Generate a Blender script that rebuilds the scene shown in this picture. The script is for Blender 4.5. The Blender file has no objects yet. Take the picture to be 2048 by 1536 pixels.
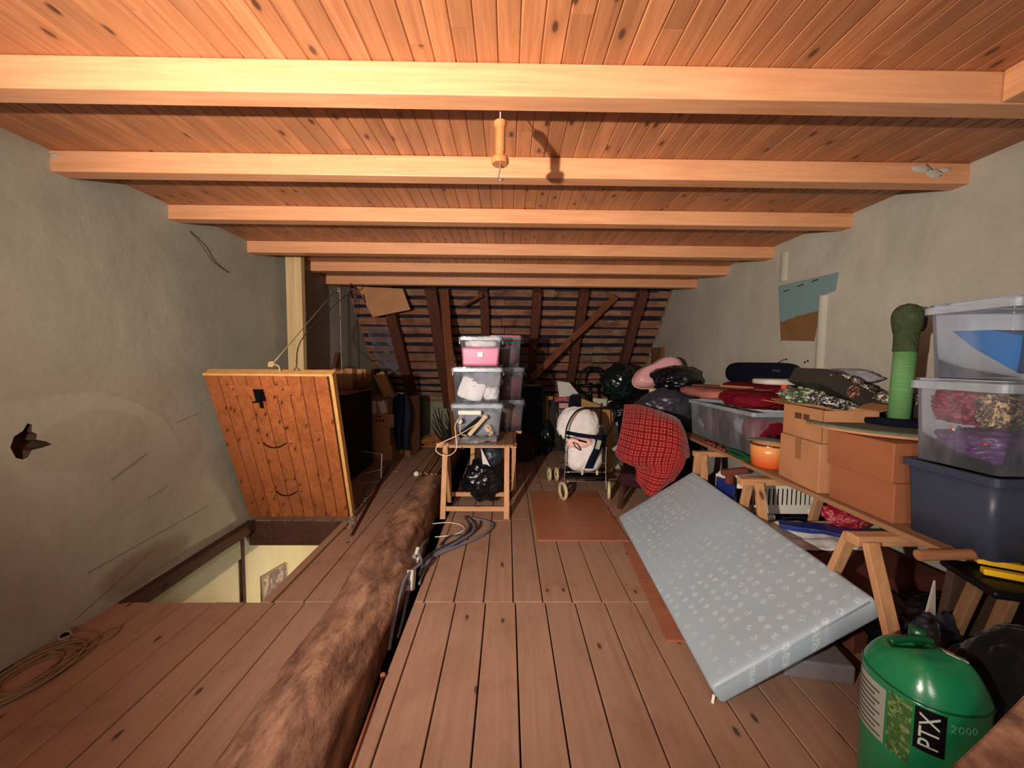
import bpy, bmesh, math, random
from mathutils import Vector, Matrix, noise, geometry
R_=math.radians; PI=math.pi
random.seed(7)
sc=bpy.context.scene
# ------------------------------------------------------------------ camera
cam=bpy.data.objects.new('camera',bpy.data.cameras.new('camera')); sc.collection.objects.link(cam); sc.camera=cam
cam.data.sensor_width=36; cam.data.lens=760/2048*36; cam.data.clip_start=.02
_y,_p,_r=R_(.69),R_(3.61),R_(.45)
_f=Vector((math.sin(_y)*math.cos(_p),math.cos(_y)*math.cos(_p),-math.sin(_p))); _rt=Vector((math.cos(_y),-math.sin(_y),0)); _u=_rt.cross(_f)
_r2=math.cos(_r)*_rt+math.sin(_r)*_u; _u2=-math.sin(_r)*_rt+math.cos(_r)*_u
cam.matrix_world=Matrix.Translation((0,0,1.5))@Matrix((_r2,_u2,-_f)).transposed().to_4x4()
# ------------------------------------------------------------------ world, lamps, exposure
w=bpy.data.worlds.new('world'); sc.world=w; w.use_nodes=True
w.node_tree.nodes['Background'].inputs[0].default_value=(.46,.45,.50,1); w.node_tree.nodes['Background'].inputs[1].default_value=.12
def lamp(name,loc,power,col,rad,kind='POINT'):
    l=bpy.data.lights.new(name,kind); l.energy=power; l.color=col; l.shadow_soft_size=rad
    o=bpy.data.objects.new(name,l); o.location=loc; sc.collection.objects.link(o); return o
_hl=lamp('hand_lamp_light',(-1.07,-.40,1.58),405,(1,.88,.77),.025,'SPOT')
_hl.data.spot_size=R_(118); _hl.data.spot_blend=1.0; _hl.rotation_euler=(Vector((1.15,3.6,.42))).to_track_quat('-Z','Y').to_euler()
lamp('rear_fill_light',(-.3,-1.7,1.85),58,(1,.92,.86),.35)  # soft fill light added behind the camera, not a lamp of the attic
lamp('lower_room_light',(-1.25,3.9,-1.15),22,(1,.85,.56),.06)
vs=sc.view_settings; vs.view_transform='Standard'; vs.look='None'; vs.gamma=1; vs.use_curve_mapping=False; vs.exposure=.85
# ------------------------------------------------------------------ materials
def srgb(r,g,b):
    f=lambda c:(c/255/12.92 if c/255<=.04045 else ((c/255+.055)/1.055)**2.4)
    return (f(r),f(g),f(b),1)
class N:
    def __init__(s,name):
        s.m=bpy.data.materials.new(name); s.m.use_nodes=True; s.t=s.m.node_tree; s.n=s.t.nodes; s.l=s.t.links
        s.b=s.n['Principled BSDF']; s.out=s.n['Material Output']; s._tc=None
    def tc(s):
        if not s._tc: s._tc=s.n.new('ShaderNodeTexCoord').outputs['Object']
        return s._tc
    def node(s,t,**k):
        n=s.n.new(t)
        for a,b in k.items(): setattr(n,a,b)
        return n
    def lk(s,a,b): s.l.new(a,b)
    def setin(s,inp,v):
        if hasattr(v,'links') or isinstance(v,bpy.types.NodeSocket): s.l.new(v,inp)
        else: inp.default_value=v
    def math(s,op,a,b=0.,c=None):
        n=s.node('ShaderNodeMath',operation=op); s.setin(n.inputs[0],a); s.setin(n.inputs[1],b)
        if c is not None: s.setin(n.inputs[2],c)
        return n.outputs[0]
    def vm(s,op,a,b):
        n=s.node('ShaderNodeVectorMath',operation=op); s.setin(n.inputs[0],a); s.setin(n.inputs[1],b); return n.outputs[0]
    def scale(s,v,k):
        return s.vm('MULTIPLY',v,k)
    def noise(s,v,sc_,det=4,rough=.6,dist=0.):
        n=s.node('ShaderNodeTexNoise'); s.lk(v,n.inputs['Vector']); n.inputs['Scale'].default_value=sc_; n.inputs['Detail'].default_value=det
        n.inputs['Roughness'].default_value=rough; n.inputs['Distortion'].default_value=dist; return n.outputs['Fac']
    def vor(s,v,sc_,feat='F1'):
        n=s.node('ShaderNodeTexVoronoi',feature=feat); s.lk(v,n.inputs['Vector']); n.inputs['Scale'].default_value=sc_; return n
    def map(s,x,a,b,c=0.,d=1.):
        n=s.node('ShaderNodeMapRange'); s.setin(n.inputs[0],x); n.inputs[1].default_value=a; n.inputs[2].default_value=b; n.inputs[3].default_value=c; n.inputs[4].default_value=d; return n.outputs[0]
    def mix(s,f,a,b,mode='MIX'):
        n=s.node('ShaderNodeMix',data_type='RGBA',blend_type=mode); s.setin(n.inputs[0],f); s.setin(n.inputs[6],a); s.setin(n.inputs[7],b); return n.outputs[2]
    def bump(s,h,st=.3,d=.01):
        n=s.node('ShaderNodeBump'); s.lk(h,n.inputs['Height']); n.inputs['Strength'].default_value=st; n.inputs['Distance'].default_value=d
        s.lk(n.outputs[0],s.b.inputs['Normal'])
    def fin(s,col,rough=.6,spec=.4,metal=0.):
        s.setin(s.b.inputs['Base Color'],col); s.setin(s.b.inputs['Roughness'],rough); s.b.inputs['Specular IOR Level'].default_value=spec
        s.b.inputs['Metallic'].default_value=metal; return s.m
def wood(name,light,dark,long='Y',knots=.5,rough=.5,spec=.35,var=.25,grain=1.,dirt=0.,dirtcol=(60,40,30),bumpy=.15,kscale=1.,moss=False):
    s=N(name); geo=s.node('ShaderNodeNewGeometry'); rnd=geo.outputs['Random Per Island']
    ks={'X':(.35,6,6),'Y':(6,.35,6),'Z':(6,6,.35)}[long]
    off=s.node('ShaderNodeCombineXYZ'); s.lk(s.math('MULTIPLY',rnd,37.),off.inputs[0]); s.lk(s.math('MULTIPLY',rnd,91.),off.inputs[1]); s.lk(s.math('MULTIPLY',rnd,53.),off.inputs[2])
    v=s.vm('ADD',s.scale(s.tc(),ks),off.outputs[0])
    n1=s.noise(v,3.0*grain,6,.65,1.2); n2=s.noise(v,14*grain,3,.6,.3)
    g=s.math('ADD',s.math('MULTIPLY',n1,.65),s.math('MULTIPLY',n2,.35))
    c=s.mix(s.map(g,.3,.68),srgb(*dark),srgb(*light))
    c=s.mix(s.map(rnd,0,1,0,var),c,srgb(*[int(x*.62) for x in light]))
    if knots>0:
        xz=s.node('ShaderNodeSeparateXYZ'); s.lk(s.tc(),xz.inputs[0]); ax={'X':0,'Y':1,'Z':2}[long]; cr=[i for i in range(3) if i!=ax]
        cb_=s.node('ShaderNodeCombineXYZ'); s.lk(s.math('MULTIPLY',xz.outputs[ax],3.2*kscale),cb_.inputs[0]); s.lk(s.math('MULTIPLY',s.math('ADD',xz.outputs[cr[0]],xz.outputs[cr[1]]),7.*kscale),cb_.inputs[1])
        kv=s.vm('ADD',cb_.outputs[0],off.outputs[0]); vo=s.vor(kv,1.); vo.voronoi_dimensions='2D'
        sp=s.node('ShaderNodeSeparateColor'); s.lk(vo.outputs['Color'],sp.inputs[0])
        k1=s.math('MULTIPLY',s.map(vo.outputs['Distance'],.06,.12,1,0),s.math('LESS_THAN',sp.outputs[0],knots))
        k2=s.math('MULTIPLY',s.map(vo.outputs['Distance'],.10,.30,1,0),s.math('LESS_THAN',sp.outputs[0],knots))
        c=s.mix(s.math('MULTIPLY',k2,.35),c,srgb(*dark)); c=s.mix(s.math('MULTIPLY',k1,.85),c,srgb(*[int(x*.38) for x in dark]))
    if moss:
        c=s.mix(s.map(s.noise(s.tc(),1.5,5,.7),.52,.62,0,.55),c,srgb(158,140,100)); c=s.mix(s.map(s.noise(s.scale(s.tc(),(1,3,6)),3.,5,.7),.60,.68,0,.6),c,srgb(196,178,160))
    if dirt>0:
        d=s.noise(s.tc(),2.3,6,.7,.5); c=s.mix(s.map(d,.5,.75,0,dirt),c,srgb(*dirtcol))
    s.bump(g,bumpy,.01)
    return s.fin(c,rough,spec)
def plain(name,rgb,rough=.5,spec=.4,metal=0.,var=.12,nscale=8.,bump=0.,bscale=40.,coat=0.,sheen=0.):
    s=N(name); n=s.noise(s.tc(),nscale,4); c=s.mix(s.map(n,.35,.65,0,var),srgb(*rgb),srgb(*[int(x*.6) for x in rgb]))
    if bump>0: s.bump(s.noise(s.tc(),bscale,3),bump,.01)
    s.b.inputs['Coat Weight'].default_value=coat; s.b.inputs['Sheen Weight'].default_value=sheen
    return s.fin(c,rough,spec,metal)
def film(name,rgb,alpha=.35,rough=.15,bump=.15,bscale=25.,streak=.25):
    # thin see-through plastic sheet: part clear, part milky and shiny
    s=N(name); s.fin(srgb(*rgb),rough,.6); s.bump(s.noise(s.tc(),bscale,3),bump,.01)
    tr=s.node('ShaderNodeBsdfTransparent'); tr.inputs[0].default_value=(.96,.97,1,1); mx=s.node('ShaderNodeMixShader')
    fr=s.node('ShaderNodeFresnel'); fr.inputs[0].default_value=1.35
    n=s.map(s.noise(s.scale(s.tc(),(1,1,.3)),6,3),.4,.7,alpha,alpha+streak)
    s.lk(s.math('MINIMUM',s.math('ADD',n,fr.outputs[0]),1.),mx.inputs[0]); s.lk(tr.outputs[0],mx.inputs[1]); s.lk(s.b.outputs[0],mx.inputs[2]); s.lk(mx.outputs[0],s.out.inputs[0]); return s.m
def seg(s,u,v,u0,v0,u1,v1,wd):
    dx,dy=u1-u0,v1-v0; L2=dx*dx+dy*dy
    t=s.math('DIVIDE',s.math('ADD',s.math('MULTIPLY',s.math('SUBTRACT',u,u0),dx),s.math('MULTIPLY',s.math('SUBTRACT',v,v0),dy)),L2)
    t=s.math('MAXIMUM',s.math('MINIMUM',t,1.),0.)
    a=s.math('SUBTRACT',s.math('SUBTRACT',u,u0),s.math('MULTIPLY',t,dx)); b=s.math('SUBTRACT',s.math('SUBTRACT',v,v0),s.math('MULTIPLY',t,dy))
    d=s.math('SQRT',s.math('ADD',s.math('MULTIPLY',a,a),s.math('MULTIPLY',b,b)))
    return s.map(d,wd*.4,wd,1,0)
def plaster(name,a,b,marks=False):
    s=N(name); tc=s.tc(); n=s.noise(tc,1.1,6,.62,.4); c=s.mix(s.map(n,.35,.65),srgb(*a),srgb(*b))
    vn=s.noise(s.scale(tc,(1,1,.25)),3.2,5,.6,.8); c=s.mix(s.map(vn,.5,.75,0,.25),c,srgb(*[min(255,int(x*1.12)) for x in a]))
    fine=s.noise(tc,30,4,.7); c=s.mix(s.map(fine,.4,.7,0,.12),c,srgb(*[int(x*.75) for x in b]))
    h=s.math('ADD',s.math('MULTIPLY',n,1.2),s.math('MULTIPLY',s.noise(tc,9,5,.6),.25))
    if marks:
        sp=s.node('ShaderNodeSeparateXYZ'); s.lk(tc,sp.inputs[0]); y,z=sp.outputs[1],sp.outputs[2]
        wob=s.math('MULTIPLY',s.math('SUBTRACT',s.noise(tc,3.,4),.5),.25)
        e=s.math('ADD',s.math('POWER',s.math('ABSOLUTE',s.math('DIVIDE',s.math('SUBTRACT',y,1.95),.95)),2.6),s.math('POWER',s.math('ABSOLUTE',s.math('DIVIDE',s.math('SUBTRACT',z,.15),1.15)),2.6))
        e=s.math('ADD',e,wob); inside=s.math('MULTIPLY',s.map(e,.97,1.02,1,0),s.map(z,.75,1.15,0,1))
        c=s.mix(s.math('MULTIPLY',inside,.22),c,srgb(*[min(255,int(x*1.16)) for x in a]))
        e2=s.math('ADD',s.math('POWER',s.math('DIVIDE',s.math('SUBTRACT',y,2.2),.33),2.),s.math('POWER',s.math('DIVIDE',s.math('SUBTRACT',z,1.02),.17),2.))
        c=s.mix(s.math('MULTIPLY',s.map(s.math('ADD',e2,s.math('MULTIPLY',wob,3.)),.85,1.05,1,0),.2),c,srgb(130,118,96))
        h=s.math('ADD',h,s.math('MULTIPLY',inside,.25))
        for q in SCR: c=s.mix(s.math('MULTIPLY',seg(s,y,z,*q),.45),c,srgb(62,52,44))
        st=s.math('ADD',s.math('POWER',s.math('DIVIDE',s.math('SUBTRACT',y,2.45),.35),2.),s.math('POWER',s.math('DIVIDE',s.math('SUBTRACT',z,.13),.14),2.))
        c=s.mix(s.math('MULTIPLY',s.map(s.math('ADD',st,s.math('MULTIPLY',wob,6.)),.3,1.1,1,0),.55),c,srgb(112,84,58))
    s.bump(h,.35,.03); return s.fin(c,.85,.2)
SCR=[(2.28,.76,2.5,.86,.010),(2.75,1.03,2.93,1.07,.006),(2.12,.27,3.0,.32,.007),(2.05,.05,2.5,.2,.008),(2.5,.56,2.65,.6,.007)]
M={}
M['ceil']=wood('ceiling_pine',(200,134,90),(142,86,54),'Y',.32,.42,.4,.5,1.,0,bumpy=.1,kscale=1.3)
M['beam']=wood('beam_pine',(220,162,118),(190,128,88),'X',.15,.45,.4,.12,.8,bumpy=.08,kscale=.7)
M['beamY']=wood('trimmer_pine',(226,168,120),(194,130,86),'Y',.15,.45,.4,.12,.8,bumpy=.08,kscale=.7)
M['post']=wood('post_pine',(214,188,142),(182,150,104),'Z',.3,.6,.25,.1,.8)
M['floor']=wood('floor_boards',(172,136,113),(152,116,95),'Y',.12,.78,.18,.14,.8,.55,(120,82,66),.10,kscale=1.3)
M['log']=None
M['lath']=wood('old_laths',(196,136,108),(84,54,46),'X',.1,.85,.15,.6,1.4,.8,(34,24,24),.5,moss=True)
M['rafter']=wood('old_rafter',(112,66,50),(70,40,32),'Z',.15,.8,.2,.3,1.,.4,(36,22,18),.4)
M['brace']=wood('old_brace',(126,72,44),(80,44,28),'Z',.15,.8,.2,.2,1.,.2,(40,22,18),.4)
M['trestle']=wood('trestle_pine',(206,158,114),(172,122,82),'Z',.25,.6,.3,.2,1.)
M['trestleX']=wood('trestle_bar_pine',(206,158,114),(172,122,82),'X',.25,.6,.3,.2,1.)
M['lid']=wood('lid_pine',(196,116,66),(132,66,32),'Z',.5,.45,.4,.35,1.4,.55,(112,54,28),.15,kscale=1.7)
M['lidedge']=wood('lid_edge_pine',(226,178,104),(196,140,76),'Z',.2,.5,.3,.1,1.)
M['plankY']=wood('shelf_plank',(168,126,92),(124,88,62),'Y',.2,.7,.2,.2,1.,.3,(90,64,46))
M['darkwood']=wood('dark_wood',(92,58,42),(52,32,26),'Y',.2,.7,.25,.2,1.,.3,(34,22,18))
M['ply']=wood('plywood',(172,108,78),(146,86,60),'X',0,.4,.4,.1,.7,.2,(120,64,44),.05)
M['wallL']=plaster('plaster_left',(172,170,154),(154,150,134),True)
M['wallR']=plaster('plaster_right',(176,172,158),(158,152,138))
M['knee']=plaster('plaster_knee',(150,150,124),(112,112,92))
M['cream']=plaster('plaster_cream',(228,220,196),(214,202,174))
M['card']=plain('cardboard',(184,132,92),.8,.15,var=.25,nscale=5,bump=.05,bscale=60)
M['cardR']=plain('red_cardboard',(156,96,64),.75,.2,var=.2,nscale=4)
M['cardD']=plain('dusty_cardboard',(124,84,62),.85,.1,var=.4,nscale=6)
M['tape']=plain('brown_tape',(150,104,66),.35,.5,var=.1)
M['print']=plain('brown_print',(96,62,42),.8,.1)
M['black']=plain('black_plastic_bag',(16,18,24),.28,.6,var=.2,bump=.5,bscale=14)
M['blackbag2']=plain('grey_black_bag',(58,56,66),.38,.5,var=.3,bump=.6,bscale=18)
M['greenbag']=plain('dark_green_bag',(14,28,26),.22,.6,var=.4,bump=.5,bscale=12)
M['blackmatte']=plain('black_cloth',(16,16,20),.85,.15,var=.3,sheen=.2)
M['navy']=plain('navy_cloth',(14,16,36),.85,.12,var=.3)
M['dark']=plain('dark_void',(10,8,8),1,.0)
M['white']=plain('white_plastic',(226,220,206),.35,.45,var=.06)
M['whitem']=plain('white_card',(214,208,200),.7,.2,var=.12)
M['dirtywhite']=plain('dusty_white',(184,178,166),.6,.25,var=.25)
M['chrome']=plain('chrome',(210,206,204),.16,.5,1.,var=.05)
M['iron']=plain('black_iron',(22,20,22),.45,.5,.6)
M['rust']=plain('rusty_metal',(98,38,30),.65,.3,.2,var=.5,nscale=20)
M['rope']=plain('pale_rope',(206,178,134),.8,.2,var=.3,nscale=60,bump=.5,bscale=180)
M['ropeD']=plain('dark_rope',(96,74,66),.85,.1)
M['cableG']=plain('grey_cable',(108,108,116),.55,.3,var=.3)
M['cableD']=plain('dark_cable',(56,56,66),.5,.35,var=.3)
M['green']=plain('green_plastic',(26,126,78),.22,.55,var=.12,bump=.04,bscale=60)
M['greend']=plain('dark_green_plastic',(14,80,48),.3,.5)
M['blue']=plain('blue_plastic',(30,110,180),.45,.4)
M['red']=plain('red_cloth',(110,16,32),.9,.1,var=.4,nscale=12,bump=.4,bscale=30)
M['pink']=plain('pink_plastic',(236,112,150),.35,.45,var=.15)
M['pinktub']=plain('pale_pink_plastic',(222,166,166),.3,.5,var=.05)
M['peach']=plain('peach_cloth',(180,110,98),.85,.15,var=.3,bump=.3,bscale=30)
M['greycloth']=plain('grey_cloth',(140,140,150),.85,.15,var=.4,nscale=14,bump=.4,bscale=30)
M['whitecloth']=plain('white_cloth',(232,226,222),.85,.15,var=.12,nscale=8,bump=.5,bscale=22)
M['babypink']=plain('baby_pink_cloth',(240,196,180),.85,.15)
M['clear']=film('clear_plastic',(205,212,222),.05,.12,streak=.22)
M['clearD']=film('cloudy_plastic',(120,118,128),.14,.3,streak=.3)
M['rim']=film('clear_rim',(190,200,208),.34,.25)
M['bluegrey']=plain('blue_grey_plastic',(56,64,82),.4,.4,var=.15)
M['bluegreyD']=plain('dark_blue_plastic',(28,34,52),.4,.4)
M['purple']=plain('purple_plastic',(96,56,112),.4,.4,var=.4,nscale=9)
M['tarp']=None
M['sisal']=None
M['carpetG']=plain('green_carpet',(72,84,56),.95,.1,var=.5,nscale=30,bump=.8,bscale=90)
M['carpetGrey']=plain('grey_carpet',(110,114,96),.95,.1,var=.4,nscale=30,bump=.6,bscale=90)
M['orange']=None
M['enamel']=plain('grey_enamel',(120,112,104),.3,.5,var=.2)
M['yellow']=plain('yellow_paint',(240,190,40),.35,.5,var=.1)
M['orangered']=plain('orange_red_plastic',(230,60,30),.4,.4)
M['greyplastic']=plain('grey_plastic',(96,98,100),.5,.35)
M['amber']=plain('amber_plastic',(186,116,66),.35,.5,var=.3)
M['wheel']=plain('ivory_rubber',(206,190,150),.55,.3,var=.15)
M['tire']=plain('black_rubber',(24,24,26),.7,.3)
M['tan']=plain('tan_board',(158,120,72),.75,.2,var=.15)
M['brownbox']=plain('dark_brown_card',(104,56,44),.7,.2,var=.2)
def m_log():
    s=N('old_log'); v=s.scale(s.tc(),(1,.42,1)); n=s.noise(v,9,7,.62,.35); n2=s.noise(v,34,5,.65,.0)
    c=s.mix(s.map(n,.36,.62),srgb(96,68,56),srgb(152,113,92)); c=s.mix(s.map(n2,.5,.72,0,.6),c,srgb(98,62,48))
    sp=s.noise(s.scale(s.tc(),(1,.4,1)),6.,6,.65,.3); c=s.mix(s.map(sp,.5,.66,0,.75),c,srgb(184,142,112))
    s.bump(s.math('ADD',n,s.math('MULTIPLY',n2,.3)),.6,.03); return s.fin(c,.85,.15)
M['log']=m_log()
def m_mattress():
    s=N('mattress_cover'); vo=s.vor(s.tc(),17.); vo.voronoi_dimensions='2D'; vo.inputs['Randomness'].default_value=.45; d=vo.outputs['Distance']; ring=s.math('MULTIPLY',s.map(d,.20,.30,1,0),s.map(s.noise(s.tc(),110,2),.42,.54)); ring=s.math('MULTIPLY',ring,s.map(s.noise(s.tc(),1.6,2),.42,.6,.25,1.))
    sp=s.node('ShaderNodeSeparateColor'); s.lk(vo.outputs['Color'],sp.inputs[0]); ring=s.math('MULTIPLY',ring,s.math('GREATER_THAN',sp.outputs[0],.12))
    n=s.noise(s.tc(),2.,4); c=s.mix(s.map(n,.4,.7,0,.35),srgb(166,184,196),srgb(150,166,178)); c=s.mix(s.math('MULTIPLY',ring,.45),c,srgb(232,240,244))  # flower pattern: its sheen is put into the colour as pale rings
    s.bump(s.math('ADD',s.math('MULTIPLY',s.noise(s.tc(),5,3),.6),s.math('MULTIPLY',ring,.15)),.2,.02); return s.fin(c,.42,.45)
M['mattress']=m_mattress()
def m_blanket():
    s=N('red_patterned_blanket'); sp=s.node('ShaderNodeSeparateXYZ'); uv=s.node('ShaderNodeUVMap'); s.lk(uv.outputs[0],sp.inputs[0])
    def cell(a,k): return s.math('ABSOLUTE',s.math('SUBTRACT',s.math('FRACT',s.math('MULTIPLY',a,k)),.5))
    u,v=cell(sp.outputs[0],15.),cell(sp.outputs[1],19.)
    sq=s.math('MULTIPLY',s.math('MULTIPLY',s.math('LESS_THAN',u,.33),s.math('LESS_THAN',v,.33)),s.math('MULTIPLY',s.math('GREATER_THAN',u,.06),s.math('GREATER_THAN',v,.06)))
    inner=s.math('MULTIPLY',s.math('GREATER_THAN',s.math('MAXIMUM',u,v),.16),sq)
    u2,v2=cell(sp.outputs[0],15.),cell(sp.outputs[1],19.)
    g=s.math('GREATER_THAN',s.math('MAXIMUM',u2,v2),.47)
    c=s.mix(s.map(s.noise(s.tc(),10,3),.35,.65),srgb(136,24,30),srgb(112,20,26)); c=s.mix(s.math('MULTIPLY',inner,.75),c,srgb(204,98,86)); c=s.mix(s.math('MULTIPLY',g,.35),c,srgb(90,14,20))
    s.bump(s.noise(s.tc(),120,2),.3,.005); s.b.inputs['Sheen Weight'].default_value=.3; return s.fin(c,.95,.05)
M['blanket']=m_blanket()
def m_tarp():
    s=N('two_tone_sheet'); sp=s.node('ShaderNodeSeparateXYZ'); s.lk(s.tc(),sp.inputs[0]); z=s.math('ADD',sp.outputs[2],s.math('MULTIPLY',s.math('SUBTRACT',s.noise(s.tc(),5,4),.5),.08)); z=s.math('ADD',z,s.math('MULTIPLY',sp.outputs[1],.08))
    br=s.mix(s.noise(s.tc(),9,5),srgb(100,74,46),srgb(132,98,62)); return s.fin(s.mix(s.math('GREATER_THAN',z,1.89),br,srgb(112,138,142)),.6,.3)
M['tarp']=m_tarp()
def m_sisal():
    s=N('green_sisal'); sp=s.node('ShaderNodeSeparateXYZ'); s.lk(s.tc(),sp.inputs[0]); wv=s.math('SINE',s.math('MULTIPLY',sp.outputs[2],900.))
    c=s.mix(s.noise(s.scale(s.tc(),(3,3,60)),3,4),srgb(126,176,112),srgb(76,130,78)); s.bump(wv,.3,.002); return s.fin(c,.8,.15)
M['sisal']=m_sisal()
def m_orange():
    s=N('orange_enamel'); sp=s.node('ShaderNodeSeparateXYZ'); s.lk(s.tc(),sp.inputs[0]); c=s.mix(s.map(sp.outputs[2],.02,.14),srgb(206,84,34),srgb(222,150,88)); return s.fin(c,.3,.5)
M['orange']=m_orange()
def m_flower(name,base,fl,k=18.):
    s=N(name); n=s.noise(s.tc(),k,5,.7,2.5); return s.fin(s.mix(s.map(n,.5,.58),srgb(*base),srgb(*fl)),.5,.4)
M['lace']=m_flower('dark_lace_print',(40,30,28),(220,206,190),22.)
M['flower']=m_flower('rose_print',(60,34,34),(210,150,140),40.)
M['leafcloth']=m_flower('green_leaf_cloth',(60,66,50),(176,186,150),14.)
M['zebra']=m_flower('black_white_cloth',(24,24,24),(214,208,196),24.)
M['stuffred']=m_flower('mixed_decorations',(110,18,44),(170,50,70),16.)
M['stuffgold']=m_flower('gold_decorations',(60,40,40),(190,160,110),30.)
M['pinkclear']=film('pink_clear_plastic',(240,110,150),.62,.3)
M['reddish']=film('red_clear_plastic',(170,30,70),.8,.3)
M['bagfilm']=film('shiny_bag_film',(190,190,190),.22,.08,.8,30.,.5)
M['cord']=plain('cream_cord',(232,200,160),.5,.3)
M['navybag']=plain('navy_bag',(40,46,60),.4,.5,var=.3,bump=.5,bscale=14)
M['rodred']=plain('reddish_rod',(150,84,62),.6,.3)
M['ropecoil']=plain('dull_rope',(150,122,92),.85,.15,var=.4,nscale=60)
M['wallpipe']=plain('plaster_pipe',(156,142,124),.7,.2)
M['rubble']=plain('plaster_crumbs',(150,132,118),.9,.1,var=.6,nscale=40)
M['bulb']=plain('opal_glass',(240,236,226),.2,.5,var=0)
M['brass']=plain('brass',(200,160,80),.3,.5,.9)
M['cane']=plain('cane',(176,112,62),.7,.2,var=.5,nscale=14)
M['darkcab']=plain('dark_stained_wood',(34,24,22),.6,.3)
M['navycoat']=plain('navy_coat',(22,28,44),.85,.15,var=.3)
M['poster']=m_flower('faded_poster',(120,100,110),(190,170,164),5.)
M["lettergrey"]=plain('pale_lettering',(190,200,190),.5,.3,var=.1)
M['letterdim']=plain('dim_green_lettering',(96,170,130),.5,.3)
M['letterdark']=plain('dark_print',(70,72,66),.6,.2)
M['labelgrey']=plain('grey_label',(160,162,148),.6,.3,var=.2)
M['labelgrey2']=plain('grey_green_buckle',(164,166,140),.6,.3)
M['olive']=m_flower('olive_picture_label',(52,92,44),(120,140,84),24.)
M['stake']=wood('round_stake_wood',(170,120,84),(130,86,58),'X',.2,.7,.2,.1)
M['darkpine']=wood('dim_pine',(150,116,84),(118,86,62),'Z',.2,.7,.2,.1)
M['darkbox']=plain('charcoal_card',(52,48,44),.6,.3,var=.1)
M['bead']=plain('pink_glass',(120,50,56),.1,.7)
M['blue2']=plain('royal_blue',(26,48,120),.4,.4)
M['redprint']=m_flower('red_pink_print',(150,24,40),(220,110,120),12.)
M['brownbox2']=plain('brown_panel_card',(84,62,52),.8,.15,var=.2)
M['greyfoam']=plain('grey_block',(128,122,124),.8,.2,var=.2)
M['maroon']=plain('maroon_cloth',(56,24,30),.85,.15,var=.4)
M['yellowcloth']=plain('pale_yellow_cloth',(190,186,130),.8,.15)
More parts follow.
